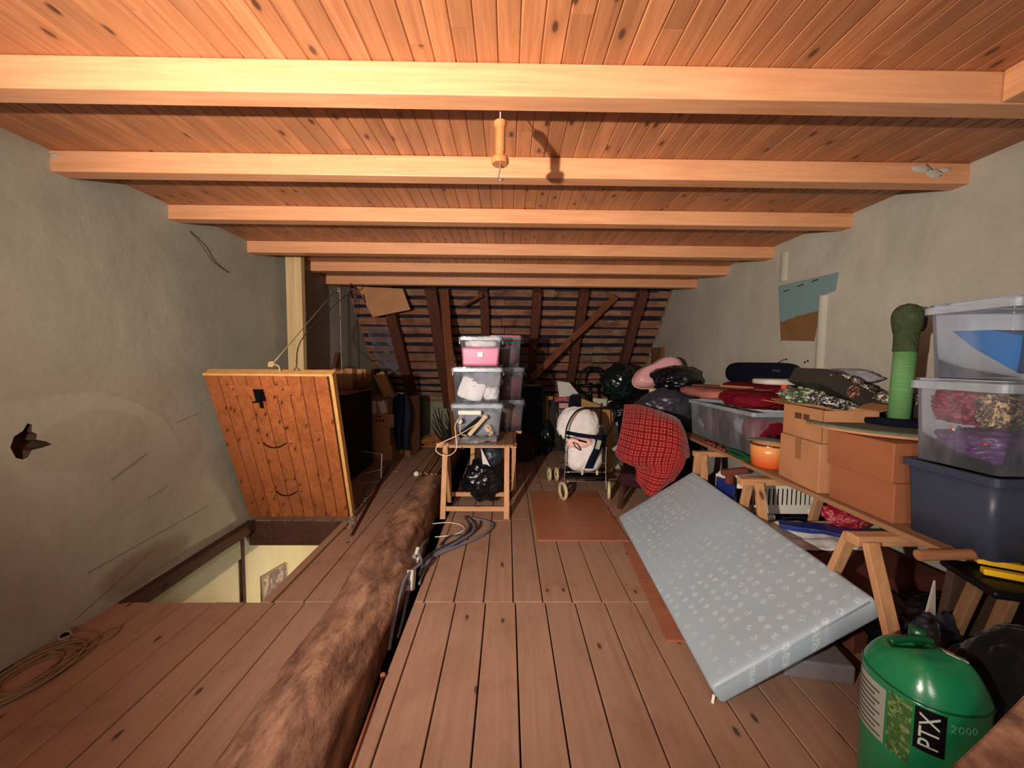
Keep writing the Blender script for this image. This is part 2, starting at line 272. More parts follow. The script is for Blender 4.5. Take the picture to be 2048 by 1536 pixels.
# ------------------------------------------------------------------ mesh building
def wmat(o):
    return o.matrix_basis if o.parent is None else wmat(o.parent)@o.matrix_basis
class MB:
    def __init__(s): s.v=[]; s.f=[]; s.uv=None
    def add(s,vs_,fs):
        o=len(s.v); s.v+= [Vector(v) for v in vs_]; s.f+=[tuple(i+o for i in f) for f in fs]; return s
    def box(s,c,d,rot=None,taper=1.):
        x,y,z=d[0]/2,d[1]/2,d[2]/2; P=[Vector((a*x*(taper if k<0 else 1),b*y*(taper if k<0 else 1),k*z)) for k in(-1,1) for b in(-1,1) for a in(-1,1)]
        if rot is not None: P=[rot@p for p in P]
        P=[p+Vector(c) for p in P]
        return s.add(P,[(0,2,3,1),(4,5,7,6),(0,1,5,4),(2,6,7,3),(0,4,6,2),(1,3,7,5)])
    def bb(s,x0,x1,y0,y1,z0,z1): return s.box(((x0+x1)/2,(y0+y1)/2,(z0+z1)/2),(x1-x0,y1-y0,z1-z0))
    def bar(s,a,b,w_,h,up=(0,0,1),n=1,jit=0.):
        a,b=Vector(a),Vector(b); d=(b-a).normalized(); r=d.cross(Vector(up)); 
        if r.length<1e-4: r=d.cross(Vector((0,1,0)))
        r.normalize(); u=r.cross(d); P=[];F=[]
        for i in range(n+1):
            p=a.lerp(b,i/n); jj=Vector((random.uniform(-jit,jit) for _ in range(3))) if jit else Vector((0,0,0))
            for (q,t) in ((-1,-1),(1,-1),(1,1),(-1,1)): P.append(p+jj+r*(q*w_/2)+u*(t*h/2)+(Vector((random.uniform(-jit,jit)*.5 for _ in range(3))) if jit else Vector((0,0,0))))
        for i in range(n):
            o=i*4
            for k in range(4): F.append((o+k,o+(k+1)%4,o+4+(k+1)%4,o+4+k))
        F.append((3,2,1,0)); o=n*4; F.append((o,o+1,o+2,o+3)); return s.add(P,F)
    def tube(s,pts,r,seg_=8,closed=False,caps=True):
        pts=[Vector(p) for p in pts]; n=len(pts); P=[];F=[]; prev=None
        for i,p in enumerate(pts):
            if closed: d=(pts[(i+1)%n]-pts[i-1])
            else: d=pts[min(i+1,n-1)]-pts[max(i-1,0)]
            d.normalize()
            if prev is None:
                a=d.cross(Vector((0,0,1)));
                if a.length<1e-3: a=d.cross(Vector((1,0,0)))
            else: a=prev-d*prev.dot(d)
            a.normalize(); prev=a; b=d.cross(a); rr=r[i] if isinstance(r,(list,tuple)) else r
            for k in range(seg_): t=2*PI*k/seg_; P.append(p+(a*math.cos(t)+b*math.sin(t))*rr)
        m=n if closed else n-1
        for i in range(m):
            o=i*seg_; q=((i+1)%n)*seg_
            for k in range(seg_): F.append((o+k,o+(k+1)%seg_,q+(k+1)%seg_,q+k))
        if caps and not closed: F.append(tuple(range(seg_))[::-1]); F.append(tuple((n-1)*seg_+k for k in range(seg_)))
        return s.add(P,F)
    def lathe(s,prof,c=(0,0,0),seg_=32,sq=None,rot=None,caps=True):
        P=[];F=[]; c=Vector(c)
        for (r,z) in prof:
            for k in range(seg_):
                t=2*PI*k/seg_; q=1.
                if sq: q=1/((abs(math.cos(t))**sq+abs(math.sin(t))**sq)**(1/sq))
                v=Vector((r*q*math.cos(t),r*q*math.sin(t),z)); P.append((rot@v if rot is not None else v)+c)
        for i in range(len(prof)-1):
            for k in range(seg_): F.append((i*seg_+k,i*seg_+(k+1)%seg_,(i+1)*seg_+(k+1)%seg_,(i+1)*seg_+k))
        if caps: F.append(tuple(range(seg_))[::-1]); F.append(tuple((len(prof)-1)*seg_+k for k in range(seg_)))
        return s.add(P,F)
    def blob(s,c,d,amp=.12,freq=3.,sub=4,seed=0.,flat=None,rot=None,ridge=0.,sqr=2.):
        bm=bmesh.new(); bmesh.ops.create_icosphere(bm,subdivisions=sub,radius=1); P=[];c=Vector(c)
        for v in bm.verts:
            p=v.co.copy(); 
            if sqr>2: q=(abs(p.x)**sqr+abs(p.y)**sqr+abs(p.z)**sqr)**(1/sqr); p=p/q
            nn=noise.fractal(p*freq+Vector((seed,seed*2,0)),.9,2.,4); p*=1+amp*nn
            if ridge: p*=1+ridge*abs(noise.noise(p*freq*2.3+Vector((seed*3,0,seed))))
            p=Vector((p.x*d[0],p.y*d[1],p.z*d[2]))
            if flat is not None and p.z<flat: p.z=flat+(p.z-flat)*.1
            P.append((rot@p if rot is not None else p)+c)
        F=[tuple(v.index for v in f.verts) for f in bm.faces]; bm.free(); return s.add(P,F)
    def grid(s,fn,nu,nv,thick=0.):
        P=[fn(i/nu,j/nv) for j in range(nv+1) for i in range(nu+1)]; F=[(j*(nu+1)+i,j*(nu+1)+i+1,(j+1)*(nu+1)+i+1,(j+1)*(nu+1)+i) for j in range(nv) for i in range(nu)]
        s.uvs=[(i/nu,j/nv) for j in range(nv+1) for i in range(nu+1)]; return s.add(P,F)
    def poly(s,pts,th):  # extrude polygon pts (3d, planar) by vector th
        pts=[Vector(p) for p in pts]; th=Vector(th); n=len(pts)
        return s.add(pts+[p+th for p in pts],[tuple(range(n))[::-1],tuple(range(n,2*n))]+[(i,(i+1)%n,n+(i+1)%n,n+i) for i in range(n)])
    def build(s,name,mat,parent=None,smooth=False,bev=0.,seg_=2,solid=0.,sub=0,world=False,label=None):
        me=bpy.data.meshes.new(name)
        vs_=s.v
        if world and parent is not None:
            inv=wmat(parent).inverted(); vs_=[inv@v for v in vs_]
        me.from_pydata([tuple(v) for v in vs_],[],s.f)
        if getattr(s,'uvs',None) and len(s.uvs)==len(s.v):
            ul=me.uv_layers.new(name='UVMap')
            for l in me.loops: ul.data[l.index].uv=s.uvs[l.vertex_index]
        bm=bmesh.new(); bm.from_mesh(me); bmesh.ops.recalc_face_normals(bm,faces=bm.faces); bm.to_mesh(me); bm.free()
        me.materials.append(mat)
        if smooth: me.polygons.foreach_set('use_smooth',[True]*len(me.polygons))
        o=bpy.data.objects.new(name,me); sc.collection.objects.link(o); o.parent=parent
        if solid: m=o.modifiers.new('solidify','SOLIDIFY'); m.thickness=solid; m.offset=0
        if sub: m=o.modifiers.new('subsurf','SUBSURF'); m.levels=sub; m.render_levels=sub
        if bev: m=o.modifiers.new('bevel','BEVEL'); m.width=bev; m.segments=seg_; m.limit_method='ANGLE'; m.angle_limit=R_(40); 
        if bev and not smooth: me.polygons.foreach_set('use_smooth',[False]*len(me.polygons))
        if label: o['label']=label
        return o
def thing(name,label,cat,loc=(0,0,0),rz=0,group=None,rot=None):
    o=bpy.data.objects.new(name,None); o.empty_display_size=.05; sc.collection.objects.link(o)
    o.location=loc; o.rotation_euler=rot if rot else (0,0,rz); o['label']=label; o['category']=cat
    o.matrix_basis=Matrix.Translation(loc)@(o.rotation_euler.to_matrix().to_4x4())
    if group: o['group']=group
    return o
def tag(o,label,cat,group=None,kind=None):
    o['label']=label; o['category']=cat
    if group: o['group']=group
    if kind: o['kind']=kind
    return o
def struct(o): o['kind']='structure'; return o
def solo(mb,name,mat,label,cat,group=None,origin=None,**k):
    # single-mesh thing: world-space mesh re-centred on its own base
    if origin is None:
        n=len(mb.v); origin=Vector((sum(v.x for v in mb.v)/n,sum(v.y for v in mb.v)/n,min(v.z for v in mb.v)))
    origin=Vector(origin); mb.v=[v-origin for v in mb.v]; o=mb.build(name,mat,**k); o.location=origin; return tag(o,label,cat,group)
def rotm(x=0,y=0,z=0):
    from mathutils import Euler
    return Euler((R_(x),R_(y),R_(z))).to_matrix()
def cv(pts,n=8):  # Catmull-Rom smoothing
    pts=[Vector(p) for p in pts]; P=[pts[0]]+pts+[pts[-1]]; out=[]
    for i in range(1,len(P)-2):
        for k in range(n):
            t=k/n; a,b,c,d=P[i-1],P[i],P[i+1],P[i+2]
            out.append(.5*((2*b)+(c-a)*t+(2*a-5*b+4*c-d)*t*t+(3*b-a-3*c+d)*t**3))
    out.append(pts[-1]); return out
def text_mesh(txt,size,fn,name,mat,parent,extr=.0008,spacing=1.0):
    cu=bpy.data.curves.new(name,'FONT'); cu.body=txt; cu.size=size; cu.extrude=extr; cu.align_x='CENTER'; cu.align_y='CENTER'; cu.space_character=spacing; cu.resolution_u=3
    t=bpy.data.objects.new(name,cu); sc.collection.objects.link(t); bpy.context.view_layer.update()
    me=bpy.data.meshes.new_from_object(t); bpy.data.objects.remove(t); bpy.data.curves.remove(cu)
    for v in me.vertices: v.co=fn(v.co)
    me.materials.clear(); me.materials.append(mat); o=bpy.data.objects.new(name,me); sc.collection.objects.link(o); o.parent=parent; return o
# ================================================================== SETTING
XL,XR,ZC=-2.38,2.46,2.566
# floor boards (with the stair opening and the slot beside the old tie beam left free)
fb=MB(); HX0,HX1,HY0,HY1=-2.38,-1.51,2.27,3.45
def fplank(x0,x1,y0,y1,z=0):
    g=.0035; h=random.uniform(-.0015,.0015); fb.bb(x0+g,x1-g,y0+.002,y1-.002,-.026,z+h)
for s0,s1,off in ((-2.2,2.27,0),(2.27,7.3,-.014)):
    x=.06-.185*14+off
    while x<XR:
        x1=x+.185
        a,b=max(x,XL),min(x1,XR)
        spans=[(s0,s1)]
        if s0>2 : 
            spans=[(s0,HY0),(HY1,s1)] if b<=HX1+.08 else [(s0,s1)]
        sub=[]
        for q0,q1 in spans:
            if q1-q0>3 and random.random()<.6: mid=q0+random.uniform(1.2,2.6); sub+=[(q0,mid),(mid,q1)]
            elif q1-q0>.02: sub.append((q0,q1))
        for q0,q1 in sub:
            # slot for the beam: x -1.0 .. -.57
            sx0,sx1=-.98,-.57
            if q0<6.2:
                if a>=sx0 and b<=sx1: continue
                if a<sx0<b: 
                    fplank(a,sx0,q0,q1); 
                    if b>sx1: fplank(sx1,b,q0,q1)
                    continue
                if a<sx1<b: fplank(sx1,b,q0,q1); continue
            if b-a>.01: fplank(a,b,q0,q1)
        x=x1
fb.bb(HX1-.0,HX1+.06,HY0,HY1,-.026,0)
struct(fb.build('floor',M['floor'],bev=.003,seg_=1))
# what lies under the boards
uf=MB(); uf.bb(XL,HX0,0,0,0,0) if 0 else None
uf.bb(XL,XR,-2.2,HY0-.03,-.30,-.2); uf.bb(HX1+.03,XR,HY0-.03,7.6,-.3,-.2); uf.bb(XL,HX1+.03,HY1+.05,7.6,-.222,-.2)
for yy in (HY0-.06,HY1+.09,.9,-.6,4.9,6.1):
    uf.bb(HX1+.02 if HY0<yy<HY1 else XL,XR,yy-.05,yy+.05,-.2,-.027)
struct(uf.build('trim_1',M['dark']))
# edge boards of the stair opening
e=MB(); e.bb(XL,HX1+.1,HY1,HY1+.035,-.235,-.002); struct(e.build('trim_2',M['darkwood'],bev=.004))
e=MB(); e.bar((XL+.03,HY0-.02,-.045),(XL+.03,HY1,-.035),.07,.09,n=6,jit=.004); struct(e.build('trim_3',M['darkwood'],bev=.004))
e=MB(); e.bb(XL+.05,HX1+.02,HY0-.028,HY0-.006,-.2,-.012); e.bb(HX1+.012,HX1+.035,HY0,HY1,-.2,-.027); struct(e.build('trim_4',M['darkwood']))
# walls
def wall_with_hole():
    outer=[(-2.2,-.3),(HY0-.1,-.3),(7.6,-.3),(7.6,.7),(5.7,2.62),(-2.2,2.62)]
    cy,cz=1.915,1.083; hole=[]
    shape=[(-.085,-.075),(-.105,-.02),(-.085,.03),(-.045,.05),(-.02,.085),(.0,.075),(-.005,.04),(.02,.025),(.015,-.005),(.06,-.02),(.09,-.042),(.04,-.05),(-.01,-.052),(-.03,-.085),(-.055,-.09)]
    hole=[(cy+a*.85,cz+b*1.0) for a,b in shape]
    loops=[[Vector((0,y,z)) for y,z in outer],[Vector((0,y,z)) for y,z in hole]]
    tris=geometry.tessellate_polygon(loops); P=[(XL,y,z) for y,z in outer+hole]
    m=MB(); m.add(P,[tuple(t) for t in tris]); struct(m.build('wall_left',M['wallL']))
    # crumbling cavity behind the hole
    c=MB(); n=len(hole); rings=[[(XL-.0,y,z) for y,z in hole]]
    for k,(sc_,dp) in enumerate(((1.05,.025),(.95,.05),(.55,.065))):
        rings.append([(XL-dp-random.uniform(0,.012),cy+(y-cy)*sc_,cz+(z-cz)*sc_) for y,z in hole])
    P=[p for r in rings for p in r]; F=[(k*n+i,k*n+(i+1)%n,(k+1)*n+(i+1)%n,(k+1)*n+i) for k in range(3) for i in range(n)]; F.append(tuple(3*n+i for i in range(n)))
    c.add(P,F); struct(c.build('trim_5',plain('broken_plaster',(92,72,54),.95,.1,var=.6,nscale=25,bump=.6,bscale=50)))
wall_with_hole()
m=MB(); P=[(XR,-2.2,-.3),(XR,7.6,-.3),(XR,7.6,.7),(XR,5.95,2.62),(XR,-2.2,2.62)]; m.poly(P,(.06,0,0)); struct(m.build('wall_right',M['wallR']))
m=MB(); m.grid(lambda u,v:(XL+u*(XR-XL),7.28+.03*noise.noise(Vector((u*9,v*3,0))),-.32+v*1.3),40,8); struct(m.build('wall_back',M['knee'],smooth=True))
# lower room seen through the opening
m=MB(); m.bb(XL-.06,XL-.02,1.2,6.2,-2.7,-.12); struct(m.build('wall_lower_left',M['cream']))
m=MB(); m.bb(XL-.05,.4,5.4,5.45,-2.7,-.3); m.bb(XL-.05,.4,1.2,1.25,-2.7,-.3); m.bb(.35,.4,1.2,5.45,-2.7,-.3); struct(m.build('wall_lower_back',M['cream']))
m=MB(); m.bb(XL-.05,.4,1.2,5.45,-2.75,-2.7); struct(m.build('floor_lower',M['floor']))
m=MB(); m.bb(XL,HX1+.03,HY1+.036,5.4,-.238,-.224); m.bb(HX1+.03,0,HY1+.04,5.4,-.33,-.301); struct(m.build('ceiling_lower',M['cream']))
m=MB(); m.bb(XL-.02,XL+.005,3.335,3.375,-2.6,-.1); struct(m.build('trim_6',M['darkwood']))
# ceiling boards: tongue and groove, every board its own island with a bevelled edge
cb=MB(); x=XL
while x<XR+.01:
    y=-2.2; 
    while y<5.6:
        y1=min(y+random.uniform(.5,2.1),5.6); 
        if 5.6-y1<.3: y1=5.6
        a,b,g=x,min(x+.0755,XR+.02),.0045; z=ZC+random.uniform(0,.0012)
        P=[(a,y,z+g),(a+g,y,z),(b-g,y,z),(b,y,z+g),(b,y,z+.014),(a,y,z+.014)]; Q=[(p[0],y1-.0012,p[2]) for p in P]
        cb.add(P+Q,[(0,1,2,3,4,5),(11,10,9,8,7,6)]+[(i,i+6,(i+1)%6+6,(i+1)%6) for i in range(6)])
        y=y1
    x+=.0755
cb.bb(XL,XR,-2.2,5.6,ZC+.0142,ZC+.03)
struct(cb.build('ceiling',M['ceil']))
# roof slope at the back: old boards with dark gaps between, plus underlay behind
SL=-1.17; Y0,Z0=5.80,2.45   # boarding line z=Z0+SL*(Y-Y0)
dn=Vector((0,1,SL)).normalized(); nr=Vector((0,-SL,1)).normalized()
rl=MB(); t=-.3
while t<2.45:
    wd=random.choice((.10,.13,.15,.11)); x=XL-.02
    while x<XR:
        x1=min(x+random.choice((.8,1.55,2.3)),XR+.01)
        c=Vector((0,Y0,Z0))+dn*(t+wd/2)+nr*random.uniform(0,.018)
        rl.bar((x,c.y+random.uniform(-.006,.006),c.z),(x1-.006,c.y,c.z+random.uniform(-.008,.008)),wd*random.uniform(.85,1.05),.018,up=nr,n=6,jit=.004); x=x1
    t+=wd+random.uniform(.04,.075)
struct(rl.build('ceiling_slope',M['lath']))
m=MB(); c0=Vector((0,Y0,Z0))-dn*.4+nr*.06; c1=Vector((0,Y0,Z0))+dn*2.5+nr*.06
m.add([(XL-.05,c0.y,c0.z),(XR+.05,c0.y,c0.z),(XR+.05,c1.y,c1.z),(XL-.05,c1.y,c1.z)],[(0,1,2,3)]); struct(m.build('ceiling_underlay',plain('tile_underside',(46,44,58),.6,.3,var=.6,nscale=10)))
# ================================================================== BEAMS
names={0:'nearest pine ceiling beam, with the spring handle hanging from it',1:'second pine ceiling beam from the front, plaster smeared on its right end',2:'third pine ceiling beam from the front',3:'fourth pine ceiling beam from the front, the wall post under its left end',4:'fifth pine ceiling beam, just in front of the last one',5:'farthest pine ceiling beam, in front of the old roof slope'}
for i,(y,zb) in enumerate(((1.435,2.452),(2.067,2.46),(2.755,2.468),(3.562,2.462),(4.286,2.466),(5.0,2.462))):
    m=MB(); x0,x1=XL-.03,XR+.03
    dd=(.085,.085,.09,.1,.1,.1)[i]; m.bb(x0,x1,y,y+dd,zb,ZC+.0)
    solo(m,'ceiling_beam',M['beam'],names[i],'beam','ceiling beams across the attic',bev=.004,origin=(0,y+dd/2,zb))
m=MB(); m.bb(1.80,1.90,-2.1,1.432,2.455,ZC); solo(m,'ceiling_trimmer',M['beamY'],'pine beam running towards the camera from the right part of the nearest beam','beam',bev=.004,origin=(1.85,0,2.455))
m=MB(); m.bb(XR-.12,XR-.0,1.53,5.5,2.545,ZC); 
# post against the left wall
m=MB(); m.bb(-2.28,-2.12,3.98,4.05,-.0,2.565); solo(m,'wooden_post',M['post'],'tall pale pine post standing near the left wall behind the raised hatch lid','post',bev=.004,origin=(-2.2,4.01,0))
# rafters
for i,(x,wd) in enumerate(((-1.78,.16),(-1.12,.17),(-.36,.13),(.42,.13),(1.12,.13),(1.98,.12))):
    m=MB(); a=Vector((x,5.62,Z0+SL*(5.62-Y0)-.13)); b=Vector((x,(7.2,7.25,7.2,7.2,7.2,7.2)[i],0)); b.z=Z0+SL*(b.y-Y0)-.13
    m.bar(a,b,wd,.15,up=nr,n=8,jit=.008)
    lab=('leftmost dark old rafter on the roof slope, above the clothes and boxes','second dark old rafter from the left, its foot ending above the knee wall','dark old rafter behind the stack of plastic boxes','dark old rafter where the lower end of the diagonal brace meets it','dark old rafter crossed by the diagonal brace near the middle','rightmost dark old rafter beside the right wall')[i]
    solo(m,'rafter',M['rafter'],lab,'rafter','old rafters of the back roof slope',bev=.006,origin=(x,b.y,b.z))
m=MB(); m.bar((1.62,5.75,2.46),(.40,6.1,1.22),.12,.1,n=6,jit=.006); solo(m,'diagonal_brace',M['brace'],'brown diagonal brace crossing in front of the old rafters','brace',bev=.006)
m=MB(); m.bar((-.93,5.55,2.5),(-.75,5.6,.2),.15,.12,n=8,jit=.005); solo(m,'leaning_post',M['brace'],'reddish brown old post just left of the plastic box stack, running to the ceiling','post',bev=.006)
m=MB(); m.bar((-.36,5.5,2.42),(-.66,5.6,2.28),.05,.04); solo(m,'roof_strut',M['brace'],'short pale slanting strut beside the top of the reddish old post','strut')
# cardboard sheets pinned at top left of the slope
m=MB(); m.poly([(-2.1,5.35,2.5),(-1.5,5.5,2.5),(-1.42,5.6,2.22),(-1.95,5.55,2.1)],(0,.006,0)); solo(m,'cardboard_sheet',M['card'],'tan cardboard sheet fixed at the upper left corner of the roof slope','cardboard')
# ================================================================== OLD TIE BEAM ON THE FLOOR
def log_fn(u,v):
    Y=-1.0+u*7.3; hw=.205-.012*(Y-1.2) if Y<5 else .16; hw=max(hw,.14); xc=-.80-.026*(Y-1.2); top=.20+.02*noise.noise(Vector((Y*.8,3,0)))
    a=(v*1.16-.08)*PI; ca,sa=math.cos(a),math.sin(a)
    q=1/((abs(ca)**2.7+abs(sa)**2.7)**(1/2.7)); x=xc-hw*ca*q*(1+.04*noise.noise(Vector((Y*1.1,ca,7)))) ; z=-.02+(top+.02)*sa*q
    p=Vector((x*7,Y*1.6,z*7)); d=.016*noise.fractal(p,.8,2.,5)+.013*noise.noise(Vector((x*9,Y*1.1,z*9)))
    n=Vector((-ca,0,sa)); return Vector((x,Y,z))+n*d*1.25
m=MB(); m.grid(log_fn,420,46)
# end cap
m.f.append(tuple(range(47*421-421,47*421,1))[:0] or (0,421*10,421*20)); m.uvs=None
solo(m,'old_tie_beam',M['log'],'long rough-hewn old tie beam lying in the floor, worn and knotty','beam',smooth=True,origin=(-.85,2.5,0))
m=MB(); m.bar((.975,.89,.0),(2.192,.79,1.606),.14,.176,n=14,jit=.006); solo(m,'rough_brace',M['log'],'rough dark timber leaning at the bottom right corner in front of the green gas bottle','timber',bev=.01)
# ================================================================== HATCH LID (raised)
hb=Vector((-2.375,3.46,.05)); 
xa=Vector((.955,0,0)); ya=Vector((.115,-.60,1.325)); L=ya.length; 
bx=xa.normalized(); by=ya.normalized(); bn=bx.cross(by).normalized()   # normal
if bn.y>0: bn=-bn
lid=thing('trapdoor','raised orange-brown pine plank hatch lid hinged over the stair opening, held by a rope','hatch lid',tuple(hb))
def lp(u,v,n): return hb+xa*u+ya*v+bn*n
def lslab(u0,u1,v0,v1,n0,n1,g=0.):
    P=[lp(u,v,n) for n in(n0,n1) for v in(v0,v1) for u in(u0,u1)]; return P,[(0,2,3,1),(4,5,7,6),(0,1,5,4),(2,6,7,3),(0,4,6,2),(1,3,7,5)]
m=MB(); nb=9
for i in range(nb):
    u0=i/nb*.955+.006; u1=(i+1)/nb*.955+.004; cuts=[0,1] if i in(1,2,3,4,5) and 0 else [0,random.uniform(.35,.7),1]
    vmax=1. 
    for a,b in zip(cuts[:-1],cuts[1:]):
        m.add(*lslab(u0+.0015,u1-.0015,a+.001,b-.001,0,.018))
lo=m.build('planking',M['lid'],lid,world=True,bev=.002,seg_=1)
m=MB(); m.add(*lslab(.14,.74,.885,.945,.018,.024)); m.build('cross_batten',M['lidedge'] if 0 else M['lid'],lid,world=True,bev=.002)
m=MB(); m.add(*lslab(0,1,1,1.012,-.06,.02)); m.build('top_edge_strip',M['lidedge'],lid,world=True,bev=.002,label='pale pine strip along the top edge')
m=MB(); m.add(*lslab(.972,1.0,0,1,-.045,.014)); m.build('side_strip',M['lidedge'],lid,world=True,bev=.002)
m=MB(); m.add(*lslab(.01,.96,.01,.99,-.055,-.002)); m.build('back_panel',M['cardD'],lid,world=True)
lt=MB(); lt.add(*lslab(.365,.445,.855,.925,.024,.03)); ltc=lt.build('latch_plate',M['iron'],lid,world=True,bev=.001)
m=MB(); m.bar(lp(.41,.91,.035),lp(.405,.815,.035),.02,.012,up=bn); m.tube([lp(.345,.848,.03),lp(.395,.858,.04)],.008); m.build('latch_bolt',M['iron'],ltc,world=True)
for vv,uu in ((.575,.43),(.215,.43)):
    m=MB(); m.tube(cv([lp(uu-.095,vv+.004,.02),lp(uu-.08,vv,.035),lp(uu-.03,vv-.012,.05),lp(uu+.03,vv-.012,.05),lp(uu+.08,vv,.035),lp(uu+.095,vv+.004,.02)],5),.0045,8); m.build('handle',M['iron'],lid,world=True)
for uu,vv in ((.21,.925),(.60,.925),(.29,.575),(.565,.575),(.29,.21),(.565,.215)):
    m=MB(); m.lathe([(.006,0),(.006,.004),(.003,.006)],seg_=8,rot=bn.to_track_quat('Z','Y').to_matrix(),c=lp(uu,vv,.018 if vv<.9 else .024)); m.build('bolt_head',M['iron'],lid,world=True)
# ropes and pulleys
pul=Vector((-2.165,4.92,2.36)); eye=lp(.57,1.02,-.02)
pr=thing('pulley','small metal pulley hanging from the last beam above the hatch rope','pulley',(pul.x,pul.y,pul.z-.09))
m=MB(); m.lathe([(.026,-.012),(.03,-.01),(.022,0),(.03,.01),(.026,.012)],c=pul,rot=rotm(0,90,15),seg_=20); m.build('wheel',M['chrome'],pr,world=True,smooth=True)
m=MB(); m.bar(pul+Vector((-.018,0,-.035)),pul+Vector((-.018,0,.045)),.022,.003,up=(1,0,0)); m.bar(pul+Vector((.018,0,-.035)),pul+Vector((.018,0,.045)),.022,.003,up=(1,0,0)); m.bar(pul+Vector((-.02,0,.045)),pul+Vector((.02,0,.045)),.02,.004); m.build('cheek_plate',M['chrome'],pr,world=True)
m=MB(); m.tube([pul+Vector((0,0,.045)),pul+Vector((0,.02,.08)),pul+Vector((0,.09,.11))],.005); m.build('hook',M['chrome'],pr,world=True)
m=MB(); m.tube(cv([eye+Vector((-.05,-.0,.04)),pul+Vector((-.03,-.02,-.01))],4),.0045,6)
m.tube(cv([pul+Vector((-.026,0,.0)),pul+Vector((0,-.0,.028)),pul+Vector((.024,0,0)),pul+Vector((.026,0,-.4)),(-2.14,4.93,1.0),(-2.14,4.9,.02)],5),.0045,6)
for k in range(5): m.tube([eye+Vector((-.05+.018*math.cos(t+k),.012*math.sin(t*2+k),.045+.018*math.sin(t+k*1.3))) for t in [j*PI/5 for j in range(9)]],.005,6)
m.tube(cv([eye+Vector((-.04,0,.045)),eye+Vector((0,0,.03)),eye+Vector((.01,0,-.02)),lp(.55,1.0,-.03)],5),.005,6)
solo(m,'hatch_rope',M['rope'],'pale knotted rope from the hatch lid up over the pulley and straight down','rope',smooth=True)
m=MB(); m.tube(cv([lp(.70,1.01,-.03)+Vector((0,0,.03)),(-1.9,3.6,1.72),(-2.06,4.9,2.30)],6),.0045,6); m.tube([lp(.70,1.0,-.03)+Vector((.02*math.sin(t),0,.02-.022*math.cos(t))) for t in [j*PI/5 for j in range(11)]],.005,6)
m.tube(cv([(-2.0,4.92,2.46),(-2.03,4.92,2.41),(-1.97,4.92,2.39),(-1.94,4.92,2.42)],5),.006,6); m.tube([(-2.0,4.92,2.4),(-1.93,4.92,2.2)],.004,6); m.bar((-1.945,4.92,2.33),(-1.93,4.92,2.22),.03,.02)
solo(m,'dark_safety_cord',M['ropeD'],'dark thin cord from the hatch lid to a dark hook under the last beam','rope',smooth=True)
# thin dark wire on left wall
m=MB(); m.tube(cv([(XL+.006,2.92,2.44),(XL+.03,3.0,2.36),(XL+.02,3.12,2.27),(XL+.01,3.3,2.22)],6),.003,6); solo(m,'loose_wire',M['ropeD'],'short dark wire hanging from the left wall under the third beam','wire')
# right wall details
m=MB(); m.poly([(XR-.006,3.47,2.19),(XR-.006,3.40,1.695),(XR-.006,3.03,1.67),(XR-.006,2.98,2.02),(XR-.006,2.86,2.04),(XR-.006,2.84,2.17)],(-.004,0,0))
sh=solo(m,'pinned_sheet',M['tarp'],'two-tone sheet, blue above and brown below, pinned over an opening in the right wall','sheet',origin=(XR-.006,3.2,0) )
for (y,z) in ((3.36,2.13),(3.2,2.145),(3.05,2.155)):
    m=MB(); m.bar((XR-.013,y-.03,z),(XR-.013,y+.03,z-.006),.006,.006); m.build('staple',M['iron'],sh,world=True)
m=MB(); m.grid(lambda u,v:(XR-.028*math.sin(PI*u)**.7-.0*v,2.97+.06*(u-.5)*1.3-.0*v,1.38+v*.64),10,4)
m.grid(lambda u,v:(XR-.022*math.sin(PI*u)**.7,3.42+.07*(u-.5)*1.3,2.22+v*.25),10,4); m.uvs=None; struct(m.build('trim_7',M['wallR'],smooth=True))
for (y,z) in ((3.42,1.50),(3.39,1.51),(3.36,1.52),(3.33,1.525),(3.12,1.50),(3.09,1.51)):
    m=MB(); m.blob((XR-.002,y,z),(.004,.009,.008),.4,3,2,seed=y*9); struct(m.build('trim_8',M['dark']))
m=MB(); m.bb(2.40,2.46,5.95,6.35,1.42,1.72); solo(m,'dark_wall_panel',M['cardD'],'dark square board against the right wall beside the foot of the roof slope','board')

# spring-type gate handle hanging on a wire from the nearest beam
gh=thing('spring_handle','amber spool-shaped hanging handle with a wire hook below the nearest ceiling beam','handle',(-.035,1.545,2.25))
m=MB(); m.lathe([(.012,.016),(.030,.016),(.034,.022),(.034,.036),(.030,.042),(.018,.046),(.0175,.060),(.0175,.155),(.024,.163),(.025,.175),(.012,.185)],seg_=28); m.build('spool',M['amber'],gh)
m=MB(); 
for k in range(22): m.tube([(.0185*math.cos(t),.0185*math.sin(t),.062+k*.0042+.0042*t/(2*PI)) for t in [j*PI/6 for j in range(12)]],.0016,4,caps=False)
m.build('coil_grip',M['amber'],gh,smooth=True)
m=MB(); m.tube(cv([(0,0,.03),(.0,-.0,.0),(-.006,0,-.03),(.002,0,-.045),(.014,0,-.038),(.020,0,-.036),(.024,0,-.042)],6),.0026,8); m.build('wire_hook',M['chrome'],gh,smooth=True)
m=MB(); m.tube([(0,0,.18),(0,0,.215)],.0025,6); m.build('hanging_wire',M['pinktub'],gh)

m=MB()
for x,z,a in ((2.20,2.535,.05),(2.27,2.51,.045),(2.33,2.53,.03),(-2.36,2.54,.02)): m.blob((x,2.067,z),(a,.0035,.012+.01*(a>.04)),.35,3,3,x*7)
struct(m.build('trim_9',M['wallR'],smooth=True))
